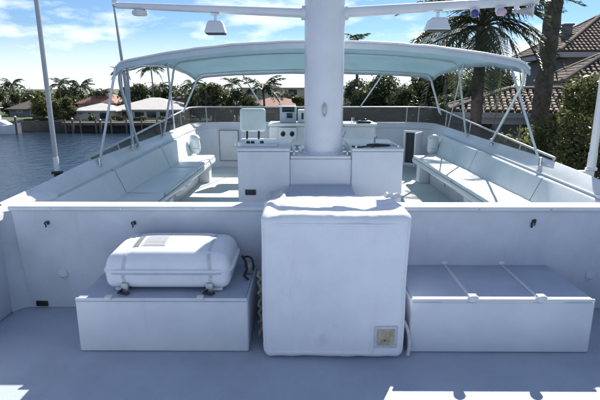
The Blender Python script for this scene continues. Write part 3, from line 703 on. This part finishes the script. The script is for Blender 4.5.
# ================================================================== VEGETATION
def quads_mesh(name, C_, U, V):
    n_ = len(C_); co_ = np.empty((n_, 4, 3), np.float32)
    co_[:, 0] = C_-U; co_[:, 1] = C_-V*.5+U*.1; co_[:, 2] = C_+U; co_[:, 3] = C_+V*.5+U*.1
    me = bpy.data.meshes.new(name); me.vertices.add(n_*4); me.vertices.foreach_set('co', co_.ravel())
    me.loops.add(n_*4); me.loops.foreach_set('vertex_index', np.arange(n_*4, dtype=np.int32))
    me.polygons.add(n_); me.polygons.foreach_set('loop_start', np.arange(0, n_*4, 4, dtype=np.int32)); me.polygons.foreach_set('loop_total', np.full(n_, 4, np.int32))
    me.update(); me.validate(); return me
def leafcloud(name, blobs, n_, size, m_, parent, seed=0):
    rg = np.random.default_rng(seed); vol = np.array([b[3]*b[4]*b[5] for b in blobs])**.7; vol /= vol.sum()
    idx = rg.choice(len(blobs), n_, p=vol); B = np.array(blobs, float)[idx]
    d = rg.normal(size=(n_, 3)); d /= np.linalg.norm(d, axis=1)[:, None]
    r_ = rg.uniform(.35, 1.0, n_)**.45*(1+.16*rg.normal(size=n_))
    C_ = B[:, :3]+d*B[:, 3:6]*r_[:, None]
    U = rg.normal(size=(n_, 3)); U /= np.linalg.norm(U, axis=1)[:, None]
    W_ = d+rg.normal(size=(n_, 3))*.8; V = np.cross(U, W_); V /= np.linalg.norm(V, axis=1)[:, None]+1e-6
    s_ = size*rg.uniform(.6, 1.4, n_)[:, None]
    C_ = C_ - np.array(rootpos(parent))
    return link_mesh(name, quads_mesh(name, C_.astype(np.float32), (U*s_).astype(np.float32), (V*s_*.9).astype(np.float32)), m_, parent)
def make_tree(base, h, wd, m_, label, n_=2600, leaf=.28, seed=0, name='tree', cat='tree', low=.25, group=None):
    t_ = thing(name, label, cat, base, group); rg = random.Random(seed); b = Vector(base)
    top = b+Vector((0, 0, h*.62))
    obj('trunk', tube([b, b+Vector((rg.uniform(-.2, .2), 0, h*.3)), top], [h*.035, h*.026, h*.012], 8), 'bark', t_)
    blobs = []; nb = 9
    for k in range(nb):
        a = k*2.4+rg.random(); f = rg.uniform(low, .86); rr = wd*(.30 if f > .7 else .42)*rg.uniform(.55, 1)
        c_ = b+Vector((math.cos(a)*rr, math.sin(a)*rr, h*f)); s_ = wd*rg.uniform(.17, .27)
        blobs.append((*c_, s_, s_, s_*rg.uniform(.7, 1.0)))
        if k % 2 == 0:
            obj('limb', tube([b+Vector((0, 0, h*.32)), b.lerp(c_, .6)+Vector((0, 0, h*.1)), c_], [h*.016, h*.011, h*.005], 6), 'bark', t_)
    leafcloud('crown', blobs, n_, leaf, m_, t_, seed)
    return t_
def frond_mesh(name, length, droop, pairs, lw, ll, seed, arch=.35, vdroop=.5):
    """arched rachis along +X with drooping leaflets"""
    rg = random.Random(seed); bm = bmnew(); pts = []
    for k in range(9):
        f = k/8; pts.append(Vector((length*f*(1-.22*droop*f), 0, length*(arch*f-droop*f*f))))
    add_tube(bm, pts, [.03*length/2.5*(1-.85*k/8) for k in range(9)], 4)
    for k in range(pairs):
        f = .14+.86*k/pairs; i = min(7, int(f*8)); p = pts[i].lerp(pts[i+1], f*8-i)
        l_ = ll*(math.sin(math.pi*min(1, .18+.80*f)))**.6*rg.uniform(.85, 1.1)
        for s_ in (-1, 1):
            tip = p+Vector((l_*.45, s_*l_*.80, -l_*vdroop*rg.uniform(.5, 1.4)))
            mid = p.lerp(tip, .5)+Vector((0, 0, l_*.10))
            a, c2, d2 = bm.verts.new(p+Vector((-lw, 0, 0))), bm.verts.new(p+Vector((lw, 0, 0))), bm.verts.new(mid+Vector((lw*1.1, 0, 0)))
            e, g2 = bm.verts.new(mid+Vector((-lw*1.1, 0, 0))), bm.verts.new(tip)
            bm.faces.new((a, c2, d2, e)); bm.faces.new((e, d2, g2))
    me = bpy.data.meshes.new(name); bm.to_mesh(me); bm.free(); return me
def trunk_bm(base, top, r0, r1, bulge=.0, rings=26, seg=14):
    b, t_ = Vector(base), Vector(top); pts = []; rs = []
    for k in range(rings+1):
        f = k/rings; p = b.lerp(t_, f)+Vector((bulge*math.sin(f*math.pi), 0, 0)); pts.append(p); rs.append((r0+(r1-r0)*f)*(1.05 if k % 2 else .97))
    return tube(pts, rs, seg)
near_fronds = [frond_mesh('frond', 2.9, d, 44, .017, .62, s, a) for d, s, a in ((.55, 1, .55), (.85, 2, .45), (1.15, 3, .25), (.35, 4, .75))]
for me in near_fronds: me.materials.append(M['palmleaf_near'])
def near_palm(base, top, r0, r1, nf, scale, label, seed, bulge=0):
    t_ = thing('palm_tree', label, 'palm tree', base); rg = random.Random(seed)
    obj('trunk', trunk_bm(base, top, r0, r1, bulge, 40), 'trunk', t_, angle=80)
    for k in range(nf):
        o = bpy.data.objects.new('frond', near_fronds[k % 4 if rg.random() < .8 else 2]); COL.objects.link(o); o.parent = t_
        o.location = Vector(top)-Vector(base)
        tilt = -R(rg.choice((35, 20, 5, -10, -30)) ) if 2 < k < 40 else (-R(55) if k < 3 else R(rg.uniform(45, 75)))
        o.rotation_euler = (rg.uniform(-.25, .25), tilt, k*2.399+rg.uniform(-.2, .2)); s_ = scale*rg.uniform(.85, 1.1); o.scale = (s_, s_, s_)
    return t_
# far palms: crown as one mesh, shared variants
def far_crown(seed):
    rg = random.Random(seed); allv = []; allf = []
    for k in range(17):
        me = frond_mesh('x', 2.7, rg.uniform(.4, 1.0), 13, .06, .75, seed*40+k, rg.uniform(.2, .6), .6)
        mt = Euler((rg.uniform(-.3, .3), -R(rg.uniform(-25, 45)), k*2.399)).to_matrix()
        off = len(allv); allv += [mt @ v.co for v in me.vertices]; allf += [[i+off for i in p.vertices] for p in me.polygons]
        bpy.data.meshes.remove(me)
    me = bpy.data.meshes.new('crown'); me.from_pydata(allv, [], allf); me.materials.append(M['palmleaf']); return me
far_crowns = [far_crown(s) for s in (1, 2, 3)]
def far_palm(px, py, rpx, Y, label, seed=0, gz=Gz, lean=0):
    c_ = at(px, py, Y); base = (c_.x+lean, Y, gz); t_ = thing('palm_tree', label, 'palm tree', base, 'palm trees beyond the canal' )
    k = rpx/480*Y/1.95
    obj('trunk', trunk_bm(base, c_, .19, .12, .15*(seed % 3-1), 8, 8), 'trunk', t_)
    o = bpy.data.objects.new('crown', far_crowns[seed % 3]); COL.objects.link(o); o.parent = t_; o.location = c_-Vector(base); o.scale = (k, k, k); o.rotation_euler = (0, 0, seed*1.3)
    return t_

# near right: palms and hedge
p = at(542, 100, 17); near_palm((p.x-.1, 17, Gz), (p.x+.12, 17, 8.4), .315, .235, 24, 1.2, 'palm tree with thick ringed trunk right of the bimini, crown above the picture', 5)
p = at(484, 26, 15); near_palm((p.x+.05, 15, Gz), (p.x-.05, 15, p.z), .20, .155, 46, .93, 'feathery palm tree whose crown hangs behind the right floodlight', 9)
near_palm((12.2, 13.6, Gz), (10.6, 13.0, 5.9), .22, .17, 22, 1.2, 'palm tree beyond the right edge whose frond tips hang into the upper right corner', 12)
def hedge(base, dims, n_, leaf, m_, label, seed):
    t_ = thing('hedge_bush', label, 'bush', base); rg = random.Random(seed); b = Vector(base); dx, dy, h = dims
    for k in range(4):
        obj('stem', tube([b+Vector((rg.uniform(-dx, dx)*.4, rg.uniform(-dy, dy)*.4, 0)), b+Vector((rg.uniform(-dx, dx)*.5, rg.uniform(-dy, dy)*.4, h*.5)), b+Vector((rg.uniform(-dx, dx)*.7, rg.uniform(-dy, dy)*.6, h*.85))], [.07, .05, .02], 6), 'bark', t_)
    blobs = []
    for k in range(40):
        z = rg.uniform(.10, .95); f = (1-.35*max(0, z-.7)/.3)
        blobs.append((b.x+rg.uniform(-dx, dx)*f*.85, b.y+rg.uniform(-dy, dy)*f*.8, b.z+h*z, rg.uniform(.35, .7), rg.uniform(.35, .6), rg.uniform(.35, .6)))
    leafcloud('foliage', blobs, n_, leaf, m_, t_, seed); return t_
hedge((8.35, 13.2, Gz), (2.0, 1.0, 6.7), 34000, .062, 'leafmid', 'tall clipped hedge bush just right of the ringed palm trunk', 3)
hedge((11.6, 13.4, Gz), (1.9, 1.0, 6.7), 24000, .065, 'leafmid', 'tall hedge bush behind the thick white antenna pole at the right edge', 4)
hedge((6.5, 14.4, Gz), (.9, .8, 4.5), 8000, .075, 'leafmid', 'lower leafy bush between the two palm trunks', 6)

# ------------------------------------------------------------------ HOUSES
def hip_faces(x0, x1, y0, y1, ze, zr):
    w_, d_ = x1-x0, y1-y0; h = min(w_, d_)/2
    if w_ >= d_: a, b = Vector((x0+h, (y0+y1)/2, zr)), Vector((x1-h, (y0+y1)/2, zr))
    else: a, b = Vector(((x0+x1)/2, y0+h, zr)), Vector(((x0+x1)/2, y1-h, zr))
    c = [Vector(p) for p in ((x0, y0, ze), (x1, y0, ze), (x1, y1, ze), (x0, y1, ze))]
    if w_ >= d_: return c, a, b, [(c[0], c[1], b, a), (c[1], c[2], b, b), (c[2], c[3], a, b), (c[3], c[0], a, a)]
    return c, a, b, [(c[0], c[1], a, a), (c[1], c[2], b, a), (c[2], c[3], b, b), (c[3], c[0], a, b)]
def roof_shell(x0, x1, y0, y1, ze, zr, th=.18):
    c, a, b, F = hip_faces(x0, x1, y0, y1, ze, zr); bm = bmnew()
    for q in F:
        pts = [q[0], q[1], q[2]] + ([q[3]] if (q[3]-q[2]).length > 1e-4 else [])
        bm.faces.new([bm.verts.new(p) for p in pts])
    bm.faces.new([bm.verts.new(p-Vector((0, 0, th))) for p in c[::-1]])
    for i in range(4): p, q = c[i], c[(i+1) % 4]; bm.faces.new([bm.verts.new(v_) for v_ in (p-Vector((0, 0, th)), q-Vector((0, 0, th)), q, p)])
    return bm
def tiled_roof(parent, x0, x1, y0, y1, ze, zr, cw_=.21, cl_=.31):
    r_ = obj('roof', roof_shell(x0, x1, y0, y1, ze, zr), 'tilelight', parent, smooth=False)
    c, a, b, F = hip_faces(x0, x1, y0, y1, ze, zr); V_ = []; Fc = []
    for q0, q1, t1, t0 in F[:1]+F[3:]+F[1:2]:
        ed = (q1-q0); wl = ed.length; ed = ed/wl
        up = ((t0+t1)/2-q0); up = up-ed*up.dot(ed); sl = up.length; up = up/sl; nr = ed.cross(up)
        s0, s1 = (t0-q0).dot(ed), (t1-q0).dot(ed)
        k = 0
        while (k+.5)*cw_ < wl:
            s_ = (k+.5)*cw_; lim = sl*min(1, s_/s0 if s0 > 1e-3 else 9, (wl-s_)/(wl-s1) if wl-s1 > 1e-3 else 9)
            j = 0
            while j*cl_ < lim-.1:
                u0, u1 = j*cl_-.03, min(lim, (j+1)*cl_); o_ = len(V_); jit = random.uniform(-.012, .012)
                for u_, lift, wv in ((u0, .045, .46), (u1, .012, .38)):
                    for e_, h_ in ((-wv, 0), (-wv*.55, .085), (wv*.55, .085), (wv, 0)):
                        V_.append(q0+ed*(s_+e_*cw_+jit)+up*u_+nr*(h_+lift))
                for m_ in range(3): Fc.append((o_+m_, o_+m_+1, o_+5+m_, o_+4+m_))
                Fc.append((o_, o_+3, o_+2, o_+1)); j += 1
            k += 1
    me = bpy.data.meshes.new('roof_tiles'); rp = rootpos(r_); me.from_pydata([v_-rp for v_ in V_], [], Fc)
    o = link_mesh('roof_tiles', me, 'tile', r_); o['kind'] = 'stuff'
    bm = bmnew()
    for p_, q_ in ((c[0], a), (c[1], b if (b-c[1]).length < (a-c[1]).length+.01 else a), (c[3], a), (a, b)):
        if (p_-q_).length > .3: add_tube(bm, [p_+Vector((0, 0, .09)), q_+Vector((0, 0, .11))], .10, 6)
    obj('ridge_tiles', bm, 'tilelight', r_)
    return r_
def windows(parent, lst, y, m_frame='frame'):
    for x0, x1, z0, z1 in lst:
        f_ = obj('window', ringframe(x0, x1, y-.002, z0, z1, .09, .08), m_frame, parent)
        obj('pane', box(x0+.09, x1-.09, y-.05, y-.004, z0+.09, z1-.09), 'winglass', f_)
def walls(parent, x0, x1, y0, y1, z0, z1, m_): return obj('wall', box(x0, x1, y0, y1, z0, z1), m_, parent, smooth=False)

# right bank: two-storey villa, its lower wing and a pavilion
hs = thing('villa', 'two storey villa with dark barrel tile hip roof at the upper right', 'house', (12.75, 25, Gz))
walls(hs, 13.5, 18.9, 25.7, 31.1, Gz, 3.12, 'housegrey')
tiled_roof(hs, 12.75, 19.55, 25, 31.8, 3.36, 5.40)
obj('fascia', ringframe(0, 1, 0, 0, 1, .1) if False else box(12.72, 19.58, 24.95, 24.998, 3.10, 3.34), 'fascia', hs); obj('soffit', box(12.8, 19.5, 25.0, 25.69, 3.11, 3.15), 'fascia', hs)
obj('side_fascia', box(12.70, 12.748, 24.95, 31.8, 3.10, 3.34), 'fascia', hs)
windows(hs, [(14.6, 15.8, .6, 2.3), (17.2, 18.6, .6, 2.3)], 25.7)
obj('chimney', add_box(box(14.0, 14.4, 27.6, 28.0, 3.7, 4.9), 13.93, 14.47, 27.53, 28.07, 4.9, 5.0, bev=.02), 'housegrey', hs)
hs.rotation_euler.z = R(-4)
hs = thing('villa_wing', 'lower wing of the villa with reddish tile hip roof below the upper eaves', 'house', (10.45, 20, Gz))
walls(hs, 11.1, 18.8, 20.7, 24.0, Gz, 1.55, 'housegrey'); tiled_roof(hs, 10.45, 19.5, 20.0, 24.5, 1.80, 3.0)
obj('fascia', box(10.42, 19.53, 19.95, 19.998, 1.55, 1.79), 'fascia', hs); windows(hs, [(12, 13.4, -1, .9), (15, 16.4, -1, .9)], 20.7)
hs.rotation_euler.z = R(-12)
hs = thing('pavilion', 'open garden pavilion with tiled hip roof seen under the right bimini edge', 'pavilion', (6.75, 18, Gz))
tiled_roof(hs, 6.75, 13.2, 18, 22.6, .74, 1.48)
obj('beam', box(6.9, 13.0, 18.15, 18.4, .30, .54), 'fascia', hs); obj('fascia', box(6.72, 13.23, 17.95, 17.998, .54, .73), 'fascia', hs)
for x in (7.0, 8.4, 9.8, 11.2):
    obj('column', box(x, x+.28, 18.14, 18.42, Gz, .295, bev=.02), 'housegrey', hs)
obj('back_wall', box(6.95, 13.0, 22.1, 22.4, Gz, .54), 'housegrey', hs)
windows(hs, [(7.4, 8.9, -2.6, .2), (9.8, 11.2, -2.6, .2)], 22.1)
hs.location = (5.45, 18.3, Gz); hs.rotation_euler.z = R(-16)

# far bank: single storey houses
def simple_house(name, px0, px1, Y, D, py_eave, py_ridge, wall, roof, label, wins=(), over=.6):
    a, b = at(px0, py_eave, Y), at(px1, py_eave, Y); zr = at((px0+px1)/2, py_ridge, Y+D/2).z
    t_ = thing(name, label, 'house', ((a.x+b.x)/2, Y+D/2, Gz)); ze = a.z
    walls(t_, a.x+over, b.x-over, Y+over, Y+D-over, Gz, ze-.16, wall)
    obj('roof', roof_shell(a.x, b.x, Y, Y+D, ze, zr), roof, t_, smooth=False)
    W_ = b.x-a.x
    windows(t_, [(a.x+f0*W_, a.x+f1*W_, Gz+h0, min(ze-.3, Gz+h1)) for f0, f1, h0, h1 in wins], Y+over)
    return t_
hm = simple_house('waterfront_house', 104, 186, 93, 14, 109.5, 97.5, 'housepink', 'roofwhite', 'long white roofed waterfront house across the canal behind the left bimini legs',
   [(.10, .17, .1, 2.2), (.20, .33, .1, 2.3), (.35, .48, .1, 2.3), (.50, .63, .1, 2.3), (.66, .76, .1, 2.3), (.80, .88, .8, 2.1)])
hw = simple_house('waterfront_house', 67, 116, 90, 9, 110.5, 103, 'housepink', 'roofwhite', 'white hip roofed front wing left of the long waterfront house',
   [(.18, .30, .9, 2.1), (.38, .48, .9, 2.0), (.62, .80, .1, 2.2)])
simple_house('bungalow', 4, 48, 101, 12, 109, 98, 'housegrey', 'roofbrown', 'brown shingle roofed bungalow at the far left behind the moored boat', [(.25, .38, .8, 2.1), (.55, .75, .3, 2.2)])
simple_house('red_roof_house', 74, 116, 118, 14, 103.5, 92, 'housetan', 'roofred', 'house with red tile roof showing above the white roofed front wing', [(.2, .4, .9, 2.2)])
simple_house('tan_house', 236, 310, 125, 14, 87.5, 82.5, 'housetan', 'roofwhite', 'tall tan house with pale roof between the palms left of the mast', [(.15, .28, 4.0, 5.6), (.42, .55, 4.0, 5.6), (.7, .83, 4.0, 5.6)])
simple_house('red_roof_house', 238, 312, 78, 10, 106.5, 97, 'housetan', 'roofred', 'low house with faded red tile roof above the windscreen left of the mast', [(.3, .5, .6, 2)])
simple_house('tan_house', 343, 362, 120, 10, 100, 92, 'housetan', 'roofbrown', 'small tan house in the gap right of the mast', [(.3, .6, .8, 2.2)])
simple_house('bungalow', 168, 212, 112, 12, 98, 92, 'housegrey', 'roofbrown', 'dark roofed bungalow peeping over the long white roof', [(.3, .6, .8, 2.2)])

# dock in front of the house, pilings
dk = thing('dock', 'low grey timber dock along the seawall before the white roofed house', 'dock', (-38, 84.5, Wz))
a, b = at(64, 123, 84.5).x, at(200, 123, 84.5).x
for k in range(40):
    x = a+(b-a)*k/40
    if k == 0: pl = obj('plank', box(x, x+(b-a)/40-.05, 83.4, 85.58, -4.32, -4.2), 'wood', dk)
    else:
        o = pl.copy(); COL.objects.link(o); o.location = (pl.location.x+(b-a)*k/40, 0, random.uniform(-.01, .01))
obj('stringer', box(a, b, 83.5, 83.7, -4.7, -4.33), 'wood', dk)
for k in range(9):
    x = a+(b-a)*(k+.3)/9
    obj('dock_post', lathe([(.15, Wz-.5), (.15, -3.75), (.10, -3.65)], x, 83.28, 10), 'wood', dk)
pg = [(15, 117, 80, 'tall mooring piling beside the moored sport boat'), (72, 119, 82.3, 'mooring piling below the left corner of the white roofed wing'), (100, 120, 82.3, 'mooring piling below the right corner of the white roofed wing'), (183, 117, 82.3, 'mooring piling at the right end of the timber dock')]
for px_, py_, Y, lab in pg:
    q = at(px_, py_, Y); g_ = thing('piling', lab, 'piling', (q.x, Y, Wz-.5), 'mooring pilings along the far bank')
    obj('pole', lathe([(.20, Wz-.5), (.18, q.z-.05), (.12, q.z)], q.x, Y, 12), 'wood', g_); obj('cap', lathe([(.20, q.z-.02), (.19, q.z+.05), (.02, q.z+.22)], q.x, Y, 12), 'frame', g_)

# moored sport boat at the far left
q = at(-6, 132, 81); bx0, by0 = q.x, 81
sb = thing('moored_boat', 'white sport fishing boat with a tower moored at the far left', 'boat', (bx0, by0, Wz))
secs = [(-5.5, 1.5, .9), (-2, 1.75, 1.0), (1.5, 1.55, 1.25), (3.6, .85, 1.6), (4.7, .08, 1.9)]
rows = [[(bx0+x, by0+s*wd*f, Wz+z) for s, f, z in ((-1, 1, h), (-1, .97, h*.55), (-1, .75, -.1), (0, 0, -.45), (1, .75, -.1), (1, .97, h*.55), (1, 1, h))] for x, wd, h in secs]
bm = loft(rows); bm.faces.new([bm.verts.new(r[0]) for r in rows]+[bm.verts.new(r[-1]) for r in rows[::-1]]); bm.faces.new([bm.verts.new(p) for p in rows[0]])
bmesh.ops.recalc_face_normals(bm, faces=bm.faces); obj('hull', bm, 'hull', sb, angle=30)
cbn = obj('cabin', loft([[(bx0-1.2, by0+s, Wz+z) for s, z in ((-1.25, 1.0), (-1.15, 2.3), (1.15, 2.3), (1.25, 1.0))], [(bx0+1.6, by0+s, Wz+z) for s, z in ((-1.15, 1.2), (-1.0, 2.25), (1.0, 2.25), (1.15, 1.2))], [(bx0+2.9, by0+s, Wz+z) for s, z in ((-.9, 1.45), (-.7, 1.6), (.7, 1.6), (.9, 1.45))]], closed=True, cap=True), 'hull', sb, smooth=False)
for x0 in (-.9, .1): obj('window', box(bx0+x0, bx0+x0+.8, by0-1.27, by0-1.13, Wz+1.65, Wz+2.1), 'winglass', cbn)
obj('flybridge', box(bx0-1.1, bx0+1.0, by0-1.05, by0+1.05, Wz+2.32, Wz+3.0, bev=.1), 'hull', sb)
for sx_ in (-1, 1):
    for sy_ in (-1, 1): obj('tower_leg', tube([(bx0+sx_*1.2, by0+sy_*1.1, Wz+1.2), (bx0+sx_*.45, by0+sy_*.5, Wz+6.2)], .05, 6), 'hull', sb)
obj('tower_top', box(bx0-.8, bx0+.8, by0-.75, by0+.75, Wz+6.2, Wz+6.35, bev=.03), 'hull', sb)
obj('hardtop', box(bx0-1.5, bx0+1.4, by0-1.2, by0+1.2, Wz+4.25, Wz+4.36, bev=.03), 'hull', sb)
obj('outrigger', tube([(bx0+.6, by0-1.2, Wz+2.5), (bx0-2.8, by0-1.6, Wz+8.5)], [.04, .015], 6), 'steel', sb)

# ------------------------------------------------------------------ far trees and palms
tl = [(6, 92, 20, 104, 'leafdark', 'dark round tree above the moored boat'), (26, 96, 22, 115, 'leafdark', 'dark low tree above the brown shingle roof'), (50, 97, 26, 93, 'leafmid', 'leafy green tree on the bank left of the tall whip antenna base'),
 (63, 99, 16, 90, 'leafmid', 'small green tree just left of the white roofed front wing'), (66, 90, 22, 122, 'leafdark', 'dark tree behind the small green one left of the red roof'), (98, 94, 22, 128, 'leafdark', 'dark tree behind the red tile roof'),
 (134, 90, 26, 116, 'leafdark', 'dark tree behind the long white roof near the bimini corner'), (164, 92, 24, 118, 'leafdark', 'dark tree behind the long white roof beside the slim tall palm'), (196, 90, 22, 100, 'leafmid', 'tree at the right end of the long white roof'),
 (212, 89, 28, 66, 'leafolive', 'broad olive tree over the left corner of the windscreen'), (236, 92, 22, 84, 'leafdark', 'dark tree left of the helm chair back'), (250, 96, 14, 70, 'leafdark', 'small dark tree behind the helm chair'),
 (284, 92, 18, 95, 'leafdark', 'dark tree between the tan house and the mast'), (298, 96, 14, 72, 'leafmid', 'small tree touching the left side of the mast'),
 (364, 78, 40, 52, 'leafdark', 'dense dark tree just right of the gap beside the mast'), (392, 74, 46, 48, 'leafdark', 'dense dark tree behind the middle of the bimini front'), (420, 72, 44, 44, 'leafdark', 'dense dark tree behind the right front bimini strut'),
 (448, 66, 50, 38, 'leafdark', 'tall dark tree behind the pavilion roof left end'), (476, 56, 56, 34, 'leafdark', 'tall dark tree behind the feathery palm trunk'), (510, 52, 56, 33, 'leafdark', 'tall dark tree between the feathery palm and the ringed palm trunk'), (545, 52, 36, 36, 'leafdark', 'dark tree behind the ringed palm trunk beside the villa')]
for i, (px_, py_, wpx, Y, m_, lab) in enumerate(tl):
    q = at(px_, py_, Y); h = q.z-Gz; wd = wpx/480*Y*1.15
    near = Y < 56
    make_tree((q.x, Y, Gz), h*(1.0 if near else 1.12), wd*(1.15 if near else 1.1), m_, lab, 22000 if near else 3000, .135 if near else .34, i+20, low=.12 if near else .18)
pl_ = [(192, 84, 10, 104, 'tall palm tree right of the long white roof'), (199, 92, 9, 90, 'short palm tree at the left corner of the windscreen'), (12, 85, 10, 108, 'bushy palm tree left of the tall whip antenna, above the moored boat'), (34, 94, 9, 112, 'short palm tree above the right end of the brown shingle roof'), (59, 84, 10, 108, 'palm tree just right of the tall whip antenna'),
 (80, 87, 12, 126, 'full round palm tree above the red tile roof'), (103, 92, 9, 122, 'palm tree right of the red tile roof'), (121, 72, 9, 108, 'tall palm tree framed in the left aft bimini legs'), (151, 69, 11, 108, 'slim tall palm tree with bare trunk standing clear against the sky'),
 (160, 86, 10, 112, 'shorter palm tree beside the slim tall palm'), (182, 95, 9, 110, 'palm tree over the right part of the white roof'), (208, 88, 9, 96, 'palm tree beside the left front bimini leg'), (222, 92, 8, 92, 'small palm tree right of the left front bimini leg'),
 (232, 84, 10, 90, 'ragged palm tree between the bimini leg and the front strut'), (263, 89, 19, 66, 'wide round palm tree above the helm chair'), (282, 95, 8, 84, 'small palm tree close to the instrument pod'), (358, 41, 12, 50, 'palm tree top showing above the bimini right of the mast'), (345, 97, 6, 90, 'small palm tree in the gap right of the mast')]
for i, (px_, py_, r_, Y, lab) in enumerate(pl_): far_palm(px_, py_, r_, Y, lab, i)
# shrubs before the white house
for i, (px_, py_, wpx, lab) in enumerate([(90, 115, 9, 'round shrub before the white roofed front wing'), (118, 115, 14, 'dark shrub where the front wing meets the long house'), (140, 116, 16, 'wide dark shrub before the long house windows'), (166, 116, 18, 'wide dark shrub before the right end of the long house'), (40, 117, 16, 'shrub on the bank below the brown shingle roof'), (28, 119, 12, 'small shrub beside the tall mooring piling')]):
    q = at(px_, py_, 88); t_ = thing('shrub', lab, 'shrub', (q.x, 88, Gz)); h = q.z-Gz; wd = wpx/480*88*.5
    leafcloud('foliage', [(q.x+random.uniform(-.6, .6)*wd, 88+random.uniform(-.5, .5), Gz+h*f, wd*.5, .8, h*.45) for f in (.3, .35, .4, .55, .6)], 700, .16, 'leafdark', t_, i)
    obj('stem', tube([(q.x, 88, Gz), (q.x, 88, Gz+h*.5)], .06, 6), 'bark', t_)
# distant wood behind everything
rg = np.random.default_rng(5); n_ = 26000
x = rg.uniform(-190, 260, n_); hgt = 4.2+1.6*np.sin(x*.11)+1.3*np.sin(x*.31+1)+.8*np.sin(x*.83)
C_ = np.stack([x, 165+rg.uniform(-6, 6, n_), Gz+hgt*rg.uniform(.02, 1, n_)**.7], 1); U = rg.normal(size=(n_, 3)); U /= np.linalg.norm(U, axis=1)[:, None]; V = np.cross(U, rg.normal(size=(n_, 3))); V /= np.linalg.norm(V, axis=1)[:, None]
me = quads_mesh('distant_wood', C_.astype(np.float32), (U*.55).astype(np.float32), (V*.5).astype(np.float32)); o = link_mesh('distant_wood', me, 'leafdark'); o['kind'] = 'stuff'
tag(o, 'low dark band of distant trees along the horizon behind the houses', 'woodland')
